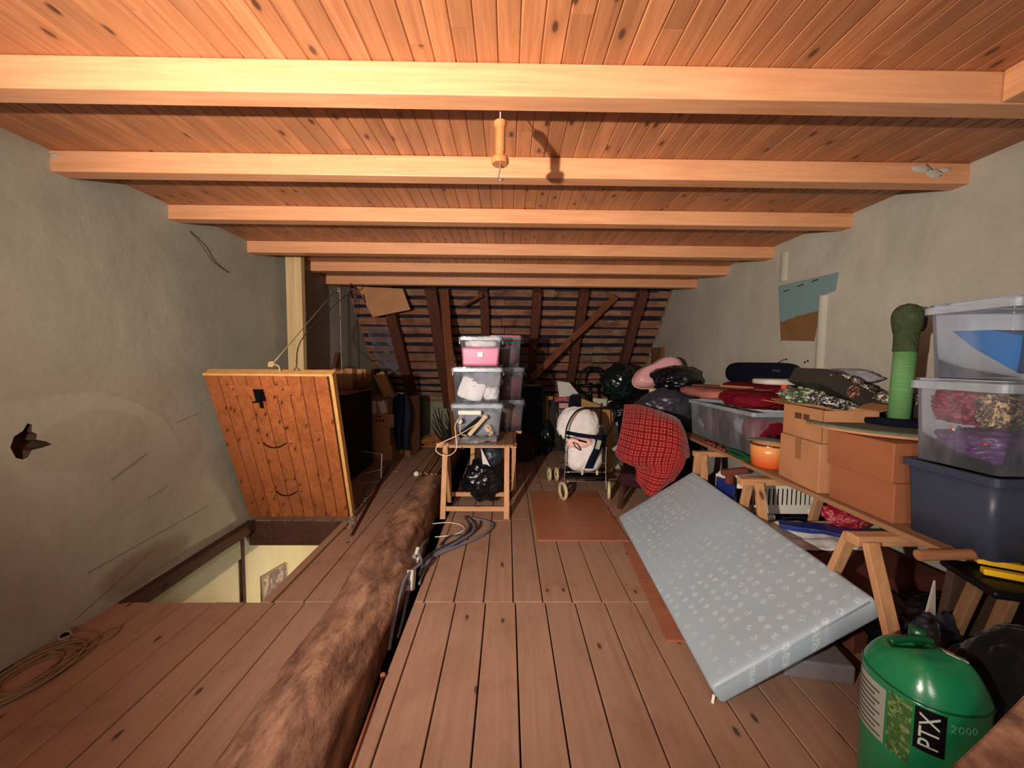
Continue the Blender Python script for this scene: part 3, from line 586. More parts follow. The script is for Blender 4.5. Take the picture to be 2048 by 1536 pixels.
# ================================================================== BUILDERS FOR REPEATED KINDS
def trestle(label,loc,rz,Lb,h,splay,legx=.05,name='trestle',group='wooden trestles',legw=(.055,.03),rails=True,barw=.06,barh=.045):
    t=thing(name,label,'trestle',loc,rz,group)
    m=MB(); m.box((0,0,h-barh/2),(Lb,barw,barh)); m.build('top_bar',M['trestleX'],t,bev=.004)
    for sx in (-1,1):
        for sy in (-1,1):
            m=MB(); m.bar((sx*(Lb/2-legx),sy*.045,h-.008-barh*.2),(sx*(Lb/2-legx),sy*splay,0),legw[1],legw[0],up=(1,0,0)); m.build('leg',M['trestle'],t,bev=.003)
    if rails:
        for sy in (-1,1):
            z=.09; y=sy*(.03+(splay-.03)*(1-z/h)); m=MB(); m.box((0,y,z),(Lb-2*legx-.03,.018,.045)); m.build('rail',M['trestleX'],t,bev=.003)
    return t
def crate(label,loc,rz,w_,d,h,mat,rim='rim',lid=None,taper=.88,name='plastic_box',group=None,clips=True,wall=.003,sticker=False,cat='box'):
    t=thing(name,label,cat,loc,rz,group); tw,td=w_*taper,d*taper; r=.02
    def loop(W,D,z,rr=.025):
        P=[]
        for (cx,cy,a0) in ((W/2-rr,D/2-rr,0),(-W/2+rr,D/2-rr,90),(-W/2+rr,-D/2+rr,180),(W/2-rr,-D/2+rr,270)):
            for k in range(4): a=R_(a0+k*30); P.append((cx+rr*math.cos(a),cy+rr*math.sin(a),z))
        return P
    lv=[(tw,td,.0),(tw+(w_-tw)*.5,td+(d-td)*.5,h*.5),(w_,d,h*.93)]; m=MB(); P=[];
    for W,D,z in lv: P+=loop(W,D,z)
    F=[(i*16+k,i*16+(k+1)%16,(i+1)*16+(k+1)%16,(i+1)*16+k) for i in range(2) for k in range(16)]; F.append(tuple(range(16))); m.add(P,F)
    m.build('body',M[mat],t,smooth=True,solid=0 if mat.startswith('clear') or mat=='pinkclear' else wall)
    m=MB(); a,b=loop(w_+.004,d+.004,h*.9),loop(w_+.03,d+.03,h*.905); c=loop(w_+.03,d+.03,h); e=loop(w_,d,h); P=a+b+c+e; F=[(i*16+k,i*16+(k+1)%16,((i+1)%4)*16+(k+1)%16,((i+1)%4)*16+k) for i in range(4) for k in range(16)]; m.add(P,F); m.build('rim',M[rim],t)
    if lid:
        m=MB(); P=loop(w_+.01,d+.01,h+.001)+loop(w_+.01,d+.01,h+.012)+loop(w_-.06,d-.06,h+.012)+loop(w_-.07,d-.07,h+.006); F=[(i*16+k,i*16+(k+1)%16,(i+1)*16+(k+1)%16,(i+1)*16+k) for i in range(3) for k in range(16)]; F.append(tuple(range(48,64))); m.add(P,F); m.build('lid',M[lid],t)
    if clips:
        for sx in (-1,1):
            m=MB(); m.box((sx*(w_/2+.018),0,h*.86),(.012,d*.35,h*.16)); m.build('clip_handle',M[rim],t,bev=.003)
    if sticker:
        m=MB(); m.box((0,-d/2+.004*0-.0035-(0) ,h*.42),(.05,.001,.045)); m.v=[v+Vector((0,(1-taper)*d*.29*.0+ (d-td)/2*(1-.42/.93) ,0)) for v in m.v]; m.v=[v+Vector((0,-.012,0)) for v in m.v]; m.build('sticker',M['white'],t)
    return t
def carton(label,loc,rz,w_,d,h,mat='card',flaps=None,group='cardboard boxes',tape=True,rot=None,name='cardboard_box',prints=()):
    t=thing(name,label,'box',loc,rz,group,rot); m=MB()
    if flaps is None:
        m.box((0,0,h/2),(w_,d,h)); m.build('body',M[mat],t,bev=.004)
        if tape: 
            q=MB(); q.box((0,0,h+.0008),(w_*.99,.05,.001)); q.bb(-w_/2-.001,-w_/2,-.025,.025,h*.55,h); q.build('tape',M['tape'],t)
    else:
        th=.004
        for (c,dd) in (((0,-d/2+th/2,h/2),(w_,th,h)),((0,d/2-th/2,h/2),(w_,th,h)),((-w_/2+th/2,0,h/2),(th,d,h)),((w_/2-th/2,0,h/2),(th,d,h)),((0,0,th/2),(w_,d,th))): m.box(c,dd)
        m.build('body',M[mat],t)
        for k,(fm,ang) in enumerate(flaps):
            if ang is None: continue
            q=MB(); a=R_(ang); 
            if k==0: A=Vector((-w_/2,-d/2,h));B=Vector((w_/2,-d/2,h));o=Vector((0,-math.cos(a),math.sin(a)))*min(d/2,.14)
            elif k==1: A=Vector((w_/2,d/2,h));B=Vector((-w_/2,d/2,h));o=Vector((0,math.cos(a),math.sin(a)))*min(d/2,.14)
            elif k==2: A=Vector((-w_/2,d/2,h));B=Vector((-w_/2,-d/2,h));o=Vector((-math.cos(a),0,math.sin(a)))*min(d/2,.14)
            else: A=Vector((w_/2,-d/2,h));B=Vector((w_/2,d/2,h));o=Vector((math.cos(a),0,math.sin(a)))*min(d/2,.14)
            q.add([A,B,B+o,A+o],[(0,1,2,3)]); q.build('flap',M[fm],t,solid=.004)
    for (x,z,sx,sz) in prints:
        q=MB(); q.box((x,-d/2-.0006,z),(sx,.001,sz)); q.build('printed_mark',M['print'],t)
    return t
# ================================================================== CENTRE: TRESTLE WITH THE STACK OF CLEAR BOXES
trestle('wooden trestle carrying the stack of clear boxes, a black rubbish bag under it',(-.30,3.72,0),0,.79,.68,.22,legx=.095,legw=(.05,.035))
trestle('wooden trestle hidden behind the one under the clear box stack',(-.16,4.46,0),0,.66,.68,.15,legx=.09,legw=(.05,.035))
m=MB(); m.bb(-.56,.06,3.56,4.62,.681,.696); solo(m,'shelf_board',M['plankY'],'thin brown board lying on the two trestles below the clear boxes','board')
def contents(label,c,d,mat,seed=0,amp=.15,name='folded_clothes',cat='clothes',freq=2.,sqr=4.,sub=4): 
    m=MB(); m.blob(c,d,amp,freq,sub,seed,sqr=sqr,ridge=.12); return solo(m,name,M[mat],label,cat,smooth=True)
cy=3.93
crate('bottom clear plastic box of the stack on the trestle, crumpled pinkish things inside',(-.30,cy,.697),0,.49,.37,.36,'clear',lid='clear',group='clear storage boxes')
contents('crumpled grey and pink clothes inside the bottom clear box of the trestle stack',(-.30,cy+.0,.85),(.19,.14,.14),'greycloth',3)
crate('middle clear plastic box of the trestle stack, white pillow inside',(-.30,cy,1.07),0,.48,.36,.345,'clear',lid='clear',group='clear storage boxes')
m=MB(); m.blob((-.36,cy-.10,1.20),(.125,.03,.11),.03,2.,4,5,sqr=9,rot=rotm(0,20,0)); solo(m,'white_pillow',M['whitecloth'],'flat white cloth tilted inside the middle clear box','cloth',smooth=True)
contents('pale blue stuffed cloth inside the middle clear box',(-.25,cy+.0,1.30),(.18,.13,.08),'greycloth',8,name='blue_grey_cloth',cat='cloth')
contents('striped light cloth in the lower right of the middle clear box',(-.17,cy+.0,1.16),(.075,.13,.07),'whitecloth',12,name='striped_cloth',cat='cloth')
pb=crate('pink plastic box with a small white sticker on top of the trestle stack',(-.27,cy-.0,1.43),0,.40,.33,.29,'clear',rim='rim',lid='clear',sticker=True,group='clear storage boxes')
m=MB(); m.box((0,0,.10),(.376,.305,.185),taper=.945); m.build('pink_lower_shell',M['pink'],pb,bev=.02,seg_=3,label='opaque pink lower part')
contents('white tissue paper visible in the top of the pink box',(-.27,cy,1.66),(.15,.12,.035),'whitecloth',15,name='tissue_paper',cat='paper')
crate('dark clear plastic box behind the pink box, second row of the stack',(-.03,4.42,1.42),0,.36,.34,.34,'clearD',rim='clearD',lid='reddish' if 'reddish' in M else 'red',group='boxes in the rear row')
crate('dark clear plastic box in the rear row beside the middle clear box',(-.03,4.42,1.05),0,.42,.34,.355,'clearD',rim='clearD',lid='clear',group='boxes in the rear row')
crate('dark clear plastic box in the rear row beside the bottom clear box',(-.03,4.42,.697),0,.43,.34,.34,'clearD',rim='clearD',lid='clear',group='boxes in the rear row')
contents('dark red cloth inside the rear row box at middle height',(.0,4.42,1.20),(.16,.13,.12),'red',21)
contents('tan cardboard coloured bundle inside the lowest rear row box',(.02,4.40,.85),(.14,.12,.12),'cardD',22,name='tan_bundle',cat='bundle')
contents('pale grey bundle inside the top rear row box',(-.03,4.42,1.56),(.13,.12,.10),'cardD',23,name='grey_bundle',cat='bundle')
# things lying in front of the clear boxes
m=MB(); m.grid(lambda u,v:(-.50+u*.40,3.56+.12*v+.02*math.sin(u*9),.70+.055*v+.016*noise.noise(Vector((u*7,v*5,1)))+.03*u*(1-v)),24,10); m.grid(lambda u,v:(-.50+u*.40,3.56+.12*v,.698),6,4); m.uvs=None; solo(m,'clear_plastic_bag',M['bagfilm'],'crumpled shiny clear plastic bag in front of the bottom clear box','bag',smooth=True)
m=MB(); m.box((-.365,3.68,.985),(.225,.03,.042),rotm(0,0,0)); st=solo(m,'strip_lamp',M['white'],'cream strip lamp lying across the front of the bottom clear box','lamp',bev=.006)
m=MB(); m.bar((-.47,3.64,.76),(-.26,3.69,.93),.035,.055); solo(m,'dark_stick',M['blackmatte'],'short dark bar leaning diagonally under the cream strip lamp','bar',bev=.006)
m=MB(); m.bar((-.37,3.62,.775),(-.225,3.67,.935),.03,.035); m.blob((-.215,3.67,.945),(.028,.022,.024),.1,3,3,4); solo(m,'ivory_tool',M['wheel'],'ivory coloured tool with a rounded end beside the dark bar','tool',bev=.004)
m=MB(); m.lathe([(.0,-.012),(.024,-.012),(.028,0),(.026,.012),(0,.014)],c=(-.46,3.655,.905),rot=rotm(80,0,-10),seg_=20); pl=solo(m,'round_plug',M['white'],'round white plug beside the cream strip lamp','plug',smooth=True)
for a in (-1,1):
    m=MB(); m.tube([(-.46+a*.009,3.642,.905),(-.46+a*.009,3.636,.905)],.003,6); m.build('pin_hole',M['dark'],pl,world=True)
m=MB(); m.tube(cv([(-.24,3.66,.92),(-.33,3.62,.86),(-.46,3.55,.79),(-.62,3.5,.72),(-.66,3.49,.66),(-.60,3.48,.615),(-.52,3.48,.62),(-.47,3.5,.68),(-.48,3.52,.80),(-.49,3.56,.88),(-.455,3.62,.945),(-.44,3.67,.975)],8),.0045,8); solo(m,'cream_cord',M['cord'],'cream cord looping down over the trestle from the strip lamp','cord',smooth=True)
m=MB(); m.tube(cv([(-.45,3.64,.87),(-.455,3.62,.82),(-.43,3.6,.785),(-.39,3.6,.78)],6),.004,6)
for k in range(4): m.tube([(-.19+.028*math.cos(t+k)+.02*(k%2),3.66,.84+.03*math.sin(t)-.014*k) for t in [j*PI/6 for j in range(11)]],.004,6)
solo(m,'coiled_flex',M['cord'],'small loops of pale flex at the right of the ivory tool','cord',smooth=True)
# rubbish bags under the trestle
m=MB(); m.blob((-.25,4.0,.20),(.205,.16,.21),.22,1.5,5,2,flat=-.2,ridge=.16); bg=solo(m,'rubbish_bag',M['black'],'shiny black rubbish bag under the trestle with the clear boxes','bag',smooth=True)
m=MB(); m.blob((-.17,4.02,.47),(.12,.10,.12),.15,2.5,4,9,ridge=.1); solo(m,'blue_black_bag',M['navybag'],'dark bluish bag on top of the shiny black rubbish bag','bag',smooth=True)
m=MB(); m.poly([(-.27,3.87,.60),(-.25,3.86,.43),(-.20,3.86,.42),(-.17,3.86,.40)],(0,.006,0)); solo(m,'white_paper_wedge',M['whitem'],'white triangular paper sticking up beside the bluish bag','paper')
# ================================================================== FLOOR CABLES AND SMALL THINGS
def fl(x,y,z=.02): # floor point from photo pixel, solved once for the floor plane
    v=_f+_r2*((x-1024)/760)-_u2*((y-768)/760); t=(z-1.5)/v.z; return Vector((t*v.x,t*v.y,z))
def cable(pts,r,mat,lab,name='cable',zs=.02,group='cables beside the old beam'):
    m=MB(); m.tube(cv([fl(p[0],p[1],p[2] if len(p)>2 else zs) for p in pts],8),r,8); return solo(m,name,M[mat],lab,'cable',group,smooth=True)
cable([(945,1036),(985,1048,.03),(965,1070),(920,1090),(878,1108),(850,1128),(838,1150,.03)],.011,'cableG','thick grey cable making the widest loop right of the power strips')
cable([(932,1034),(940,1052),(925,1075),(885,1096),(858,1112),(842,1130,.04)],.016,'cableD','thick dark cable sheath running from the trestle foot to the power strips')
cable([(938,1036,.035),(948,1060,.035),(905,1090,.03),(866,1112,.03),(845,1150),(838,1168)],.011,'cableG','grey cable lying on the dark sheath, ending low beside the white strips')
cable([(962,1040),(955,1058),(930,1070),(900,1072),(880,1090)],.008,'cableD','thin dark cable loop near the right trestle foot')
cable([(855,1080,.10),(848,1086,.14),(838,1105,.15),(842,1125,.13),(815,1150,.13),(800,1190,.10),(788,1240,.04),(778,1300,-.03)],.010,'cableG','grey cable arching over the power strip and down into the slot by the old beam')
cable([(820,1170,.03),(813,1200,.0),(805,1240,-.03),(795,1275,-.06)],.009,'cableG','grey cable running from the lower power strip down into the floor slot')
cable([(778,1240,.05),(770,1280,.03),(763,1310,.0),(759,1345,-.03)],.006,'rust','thin reddish tube in the slot beside the old beam')
m=MB(); m.tube(cv([fl(862,1048,.01),fl(895,1045,.02),fl(922,1050,.02),fl(928,1060,.02),fl(905,1070,.01),fl(870,1074,.01)],8),.004,6); solo(m,'white_wire_loop',M['white'],'thin white wire loop on the floor by the left trestle foot','wire',smooth=True)
for k,(px,py,ang,lab) in enumerate(((833,1122,14,'upper white power strip lying against the old beam'),(822,1166,-6,'lower white power strip with a bent plug beside the old beam'))):
    p=fl(px,py,.06); t=thing('power_strip',lab,'power strip',(p.x,p.y,.02),R_(-8+ang*.3),'white power strips'); 
    m=MB(); m.box((0,0,.06),(.045,.05,.15 if k==0 else .12),rotm(-25,ang,0)); m.build('body',M['dirtywhite'],t,bev=.006)
    for z in (.02,.06,.10)[:3-k]:
        m=MB(); m.lathe([(.014,0),(.014,.003)],c=(.0,-.034+(z-.06)*-.42,z),rot=rotm(65,0,0),seg_=14); m.build('socket',M['greyplastic'],t)
m=MB(); m.tube([fl(766,1352,.012),fl(735,1440,.012),fl(697,1545,.012)],.006,8); m.blob(fl(766,1350,.014),(.014,.014,.012),.05,3,2,1); solo(m,'thin_rod',M['rodred'],'thin reddish rod with a knob end on the floor at the edge of the slot','rod',smooth=True)
# rope coil and pipe stub at the left wall
m=MB(); rc=Vector((-2.235,1.74,0))
for k in range(9):
    r=.085+.013*k; ox,oy=random.uniform(-.02,.02),random.uniform(-.02,.02)
    m.tube([rc+Vector((ox+r*.8*math.cos(t),oy+r*1.25*math.sin(t),.008+.006*(k%3)+.004*math.sin(3*t+k))) for t in [j*2*PI/28 for j in range(28)]],.0042,6,closed=True)
m.tube(cv([rc+Vector((.08,.05,.03)),rc+Vector((.07,.24,.02)),rc+Vector((.10,.30,.015)),rc+Vector((.135,.22,.015)),rc+Vector((.10,.10,.02)),rc+Vector((.12,-.05,.02))],6),.0042,6)
m.v=[Vector((max(v.x,XL+.008),v.y,v.z)) for v in m.v]
solo(m,'rope_coil',M['ropecoil'],'coil of pale rope on the floor at the left edge by the wall','rope',smooth=True)
m=MB(); m.lathe([(.024,0),(.024,.05),(.019,.052),(.018,.0)],c=(-2.352,1.965,0),rot=rotm(25,38,0),seg_=20,caps=False); solo(m,'pipe_stub',M['wallpipe'],'short pipe stub with a dark hole sticking up at the foot of the left wall','pipe',smooth=True)
m=MB(); m.lathe([(.0,.03),(.018,.03)],c=(-2.352,1.965,0),rot=rotm(25,38,0),seg_=16,caps=False); m.build('pipe_hole',M['dark'],bpy.data.objects['pipe_stub'],world=True)
# rod, rubble, wire frame and bulb on the left floor
m=MB(); m.bar(fl(703,1071,.012),fl(776,934,.05),.018,.018); solo(m,'steel_bar',M['rust'],'long dark red steel bar lying on the boards right of the hatch lid','bar')
m=MB()
for k in range(150):
    px=random.uniform(700,752); py=1050-(px-700)*1.9+random.uniform(-14,12); p=fl(px,py,0); r=random.uniform(.006,.022); m.blob((p.x,p.y,r*.5),(r,r*random.uniform(.6,1.2),r*.6),.3,3,1,k)
o=solo(m,'rubble',M['rubble'],'loose plaster crumbs and dust strewn right of the hatch lid','rubble',kind=None) if 0 else solo(m,'rubble',M['rubble'],'loose plaster crumbs and dust strewn right of the hatch lid','rubble'); o['kind']='stuff'
m=MB(); a=fl(716,968,.02); b=fl(762,962,.02); m.tube([a,b],.006,6); m.tube([b,b+Vector((0,.05,.32))],.007,6); m.tube([b+Vector((0,.05,.32)),b+Vector((-.28,.1,.34))],.005,6); m.tube([a,a+Vector((0,.05,.1)),b+Vector((0,0,.14))],.005,6); solo(m,'wire_frame',M['dirtywhite'],'small bent white wire frame standing among the rubble below the cardboard boxes','frame')
t=thing('light_bulb','small round white bulb lying on the boards beside the bundle of slats','bulb',tuple(fl(833,953,0)))
m=MB(); m.blob((0,0,.034),(.038,.034,.034),0,1,3,1); m.build('glass',M['bulb'],t,smooth=True); m=MB(); m.tube([(0,.02,.05),(0,.04,.075)],[.016,.013],10); m.build('screw_cap',M['brass'],t,smooth=True)
for k in range(7):
    x=-.965+k*.030; m=MB(); y0=4.12+random.uniform(-.05,.03); z=.238+.012*math.sin(k)+.01*(k%2)
    m.bar((x,y0,z),(x-.02+.006*k,y0+1.0+random.uniform(-.1,.1),z+.004),.022,.014)
    solo(m,'wooden_batten',M['plankY'],('leftmost','second from left','third from left','middle','third from right','second from right','rightmost')[k]+' thin batten of the seven lying on the old beam','slat','bundle of thin slats on the old beam')
m=MB()
for k in range(90):
    a=Vector((random.uniform(-1.5,-1.3),random.uniform(6.2,6.9),.02+random.uniform(0,.12))); b=a+Vector((random.uniform(.35,.75),random.uniform(-.35,.2),random.uniform(-.02,.14))); m.tube(cv([a,a.lerp(b,.5)+Vector((0,0,random.uniform(-.02,.04))),b],3),.006,5,caps=False)
o=solo(m,'cane_pile',M['cane'],'pile of orange-brown canes and thin sticks at the foot of the knee wall','canes'); o['kind']='stuff'
m=MB()
for k in range(12):
    a=Vector((-.93+random.uniform(-.05,.05),6.0,.15)); b=a+Vector((random.uniform(-.28,.05),random.uniform(-.1,.1),random.uniform(.25,.62))); m.tube(cv([a,a.lerp(b,.5)+Vector((random.uniform(-.06,.06),0,0)),b],4),[.014*(1-.06*i) for i in range(9)],5)
solo(m,'dark_branches',M['blackmatte'],'dark spiky branches standing left of the clear box stack','branches')
# plywood on the floor
m=MB(); m.bb(.262,1.02,3.06,4.23,.001,.013); solo(m,'plywood_sheet',M['ply'],'reddish brown plywood sheet on the floor in front of the stroller','board',bev=.002)
m=MB(); m.poly([(.955,3.02,.001),(.862,1.935,.001),(1.35,1.9,.001),(1.45,3.0,.001)],(0,0,.012)); solo(m,'hardboard_sheet',M['ply'],'brown hardboard sheet on the floor partly under the mattress','board')
m=MB(); m.poly([(.0,2.98,.001),(.19,2.95,.001),(.19,3.35,.001),(.02,3.42,.001)],(0,0,.001)) 
# ================================================================== LEFT REAR CLUTTER
t=thing('dark_cabinet','dark low cabinet standing behind the raised hatch lid','cabinet',(-2.13,4.95,0))
m=MB(); m.box((0,0,.54),(.42,.85,1.06)); m.build('body',M['darkcab'],t,bev=.005)
m=MB(); m.box((0,-.02,1.085),(.46,.92,.025)); m.build('top_board',M['plankY'],t,bev=.003)
for x in (-.1,.1):
    m=MB(); m.box((x,-.43,.53),(.19,.012,.96)); d=m.build('door',M['darkcab'],t,bev=.002); m=MB(); m.blob((x-.07*(1 if x>0 else -1),-.445,.6),(.01,.012,.01),0,1,2,1); m.build('knob',M['iron'],d)
carton('small cardboard box standing on the dark cabinet next to the left wall',(-2.18,5.14,1.10),0,.26,.2,.27)
carton('narrow cardboard box with a dark slot on the right end of the dark cabinet',(-1.99,5.3,1.10),0,.12,.2,.26,tape=False,prints=((.02,.17,.02,.09),))
m=MB(); m.bar((-2.34,5.0,1.10),(-2.36,5.3,1.58),.06,.025); solo(m,'leaning_board',M['rafter'],'dark narrow board leaning upright on the cabinet against the left wall','board')
m=MB(); m.blob((-1.93,5.1,1.17),(.09,.12,.07),.2,2.5,3,5); solo(m,'brown_sack',M['cardD'],'brown crumpled sack on the front corner of the dark cabinet','sack',smooth=True)
carton('lowest cardboard box of the pile on the floor beyond the rubble',(-1.86,5.75,0),0,.30,.3,.22,'card')
carton('plain cardboard box, second from the bottom of the pile on the floor',(-1.90,5.75,.222),0,.32,.3,.27,'card')
carton('cardboard box printed with small brown marks, third from the bottom of the pile',(-1.85,5.72,.494),R_(2),.34,.3,.19,'card',prints=((-.08,.1,.03,.05),(-.03,.1,.03,.05),(.02,.1,.03,.05),(-.05,.16,.1,.02)))
carton('open cardboard box with two white flaps hanging down its front',(-1.92,5.70,.686),R_(-6),.40,.3,.20,'card',flaps=(('card',None),('card',20),('card',50),('card',40)))
for x,r_ in ((-1.965,0),(-1.815,-14)):
    m=MB(); m.box((x,5.525,.80),(.10,.006,.185),rotm(8,r_,0)); m.build('white_flap',M['whitem'],[o for o in bpy.data.objects if o.name.startswith('cardboard_box') and o.get('label','').startswith('open cardboard box with two')][0],world=True)
carton('tilted open cardboard carton on top of the pile, leaning on the roof slope',(-1.82,5.9,.93),0,.16,.16,.32,'card',flaps=(('card',60),('card',None),('card',None),('cardD',70)),rot=(0,R_(-24),R_(10)))
carton('large dusty cardboard box right of the pile behind the hanging coat',(-1.62,6.0,.0),R_(-12),.34,.35,.92,'cardD',tape=False)
m=MB(); m.grid(lambda u,v:(-1.60+(.20+.06*math.sin(v*5))*(u-.5)*(1+.3*v)+.03*v,5.66+.03*math.cos(u*11)+.03*math.sin(v*7),.98-.86*v+.04*math.sin(u*3)*v),20,20); solo(m,'hanging_coat',M['navycoat'],'dark navy coat hanging beside the cardboard pile','coat',smooth=True,solid=.035)
m=MB(); m.tube(cv([(-1.75,5.63,.93),(-1.6,5.66,1.0),(-1.48,5.7,.93)],5),.008,6); solo(m,'coat_hanger',M['dirtywhite'],'pale hanger end showing above the dark navy coat','hanger')
m=MB(); m.grid(lambda u,v:(-2.25+u*.55,Y0+.30+.65*v+.0*u,Z0+SL*(.30+.65*v)-.06+.03*noise.noise(Vector((u*6,v*6,2)))-.03),24,20); solo(m,'plastic_wrapped_insulation',M['clearD'],'crumpled translucent plastic sheet over the lower left of the roof slope','plastic sheet',smooth=True)
m=MB(); m.blob((-1.72,5.5,.06),(.09,.08,.06),.2,2,3,8); 
# picture and stair pieces in the lower room
t=thing('framed_poster','framed poster hanging on the cream wall of the lower room','picture',(XL-.015,3.80,-.95))
m=MB(); m.add([(XL-.012,3.62,-.64),(XL-.012,4.02,-.72),(XL-.012,4.02,-1.22),(XL-.012,3.62,-1.14)],[(0,1,2,3)]); m.build('print',M['poster'],t,world=True,solid=.012)
m=MB(); m.tube([(XL-.005,3.62,-.64),(XL-.005,4.02,-.72),(XL-.005,4.02,-1.22),(XL-.005,3.62,-1.14)],.012,4,closed=True); m.build('frame',M['dirtywhite'],t,world=True)
st=thing('stair','steep wooden stair under the right side of the hatch opening','stair',(-1.3,2.9,-2.7))
m=MB(); m.bar((-1.47,2.35,-2.6),(-1.47,3.9,-.3),.05,.2); m.build('stringer',M['darkwood'],st,world=True)
for k,(y,z) in enumerate(((2.62,-.22),(2.95,-.22))):
    m=MB(); m.bb(-1.60,-1.48,y,y+.09,z-.12,z+.0); m.build('newel_block',M['darkwood'],st,world=True,bev=.008)
# ================================================================== MATTRESS
A=Vector((1.667,3.328,.524)); B=Vector((1.015,3.373,.083)); C=Vector((.891,1.555,.083)); D=Vector((1.542,1.510,.524))
eu=(D-A); ew=(A-B); nn=eu.cross(ew).normalized(); nn=nn if nn.z>0 else -nn; Lm,Wm,Tm=eu.length,ew.length,.098
eu.normalize(); ew.normalize()
def mpt(u,v,k): return B+eu*u+ew*v+nn*(k-Tm)
m=MB(); 
def mfn(side):
    def f(u,v):
        x,y=u*Lm,v*Wm; e=min(min(x,Lm-x),min(y,Wm-y)); k=Tm if side else 0.
        d=.004*noise.noise(Vector((x*3,y*3,side*5)))+.006*min(e/.1,1)
        return mpt(x,y,k+(d if side else -d*.3))
    return f
nu,nv=36,16
m.grid(mfn(1),nu,nv); m.grid(mfn(0),nu,nv); o2=(nu+1)*(nv+1)
edge=[i for i in range(nu+1)]+[j*(nu+1)+nu for j in range(1,nv+1)]+[nv*(nu+1)+i for i in range(nu-1,-1,-1)]+[j*(nu+1) for j in range(nv-1,0,-1)]
for i in range(len(edge)):
    a,b=edge[i],edge[(i+1)%len(edge)]; m.f.append((a,b,b+o2,a+o2))
m.uvs=None; org=Vector((1.0,2.4,0)); mt=thing('mattress','pale grey-blue patterned mattress leaning on its long edge against the trestles','mattress',tuple(org))
mo=m.build('cover',M['mattress'],mt,world=True,smooth=True,bev=.022,seg_=3)
m=MB(); c_=[mpt(0,-.001,Tm*.5),mpt(Lm,-.001,Tm*.5)]; m.tube([mpt(Lm+.002,0.02,Tm-.012),mpt(Lm+.002,Wm-.03,Tm-.006)],.003,6); m.build('piping',M['mattress'],mt,world=True,smooth=True,label='raised seam along the near end')
m=MB(); p=mpt(Lm-.03,-.004,Tm*.35); m.bar(p,p+Vector((-.012,-.012,-.03)),.012,.006); m.build('zip_tag',M['white'],mt,world=True,bev=.002)
# ================================================================== GAS BOTTLE
gc=Vector((1.35,1.15,-.0)); gb=thing('gas_bottle','green plastic gas bottle marked PTX 2000 at the bottom right, grey label on its side','gas bottle',tuple(gc),R_(0))
GR=.138; GH=.60; sq=2.3
def gq(t): return 1/((abs(math.cos(t))**sq+abs(math.sin(t))**sq)**(1/sq))
m=MB(); prof=[(.09,0),(.122,.01),(.132,.04),(.135,.12),(GR,.30),(GR,.475),(GR*.995,.487)]
m.lathe([(r,z) for r,z in prof],seg_=64,sq=sq,caps=True); m.build('body',M['green'],gb,smooth=True)
m=MB(); m.lathe([(GR+.001,.484),(GR+.003,.488),(GR+.001,.492)],seg_=64,sq=sq,caps=False); m.build('seam_ring',M['greend'],gb,smooth=True)
m=MB()
def topf(u,v):
    t=u*2*PI; r=GR*.998*(1-v)+.0*v; q=gq(t)*(1-v)+1*v; x,y=r*q*math.cos(t),r*q*math.sin(t)
    z=.49+.10*(1-(1-v)**3.6*1)**.9 if v>0 else .49
    # scooped hand recess toward the back, raised bulges at the front
    dx,dy=x-.0,y-.045; z-=.055*math.exp(-((dx/.062)**2+(dy/.03)**2))
    z+=.012*math.exp(-(((abs(x)-.07)/.03)**2+((y+.06)/.03)**2))
    return Vector((x,y,z))
m.grid(topf,72,26); m.uvs=None; m.build('shoulder',M['green'],gb,smooth=True)
m=MB(); m.tube(cv([(-.07,.045,.575),(-.04,.045,.582),(0,.045,.584),(.04,.045,.582),(.07,.045,.575)],6),.011,10); m.build('carry_handle',M['greend'],gb,smooth=True)
m=MB(); m.lathe([(.022,.55),(.022,.60),(.016,.604)],c=(.05,.07,0),seg_=20); cap=m.build('valve_cap',M['greend'],gb,smooth=True)
def wrap(u0,z0,off=.0015):
    def f(co):
        # local text x -> around the bottle, y -> up
        t=u0+co.x/GR; q=gq(t); r=(GR+off+co.z)*q; zz=z0+co.y
        rr=1 if zz>.30 else (.135+(GR-.135)*max(0,(zz-.12)/.18))/GR
        return Vector((r*rr*math.cos(t),r*rr*math.sin(t),zz))
    return f
def patch(u0,u1,z0,z1,name,mat,off=.001,n=18,kz=6):
    m=MB(); ff=wrap(0,0,off); m.grid(lambda u,v:ff(Vector(((u0+(u1-u0)*u)*GR,z0+(z1-z0)*v,0))),n,kz); m.uvs=None; return m.build(name,mat,gb,smooth=True)
tA=R_(-98)
patch(R_(-144),R_(-118),.345,.476,'black_label',M['iron'],.0012)
f1=wrap(R_(-131),.411,.0025); rot90=lambda co: f1(Vector((-co.y,co.x,co.z)))
text_mesh('PTX',.058,rot90,'lettering',M['lettergrey'],gb,spacing=1.02)
f2=wrap(R_(-101),.444,.0018); text_mesh('2000',.032,lambda co:f2(co),'lettering',M['letterdim'],gb,spacing=1.1)
patch(R_(-222),R_(-172),.28,.46,'info_label',M['labelgrey'],.0012)
for k in range(9):
    patch(R_(-220),R_(-176-(k*7)%13),.292+k*.0175,.298+k*.0175,'label_line',M['letterdark'],.002,14,1)
patch(R_(-169),R_(-146),.28,.472,'green_picture_label',M['olive'],.0012)
m=MB(); m.box((.055,-.035,.588),(.05,.028,.002),rotm(-12,12,-35)); m.build('top_sticker',M['whitem'],gb)
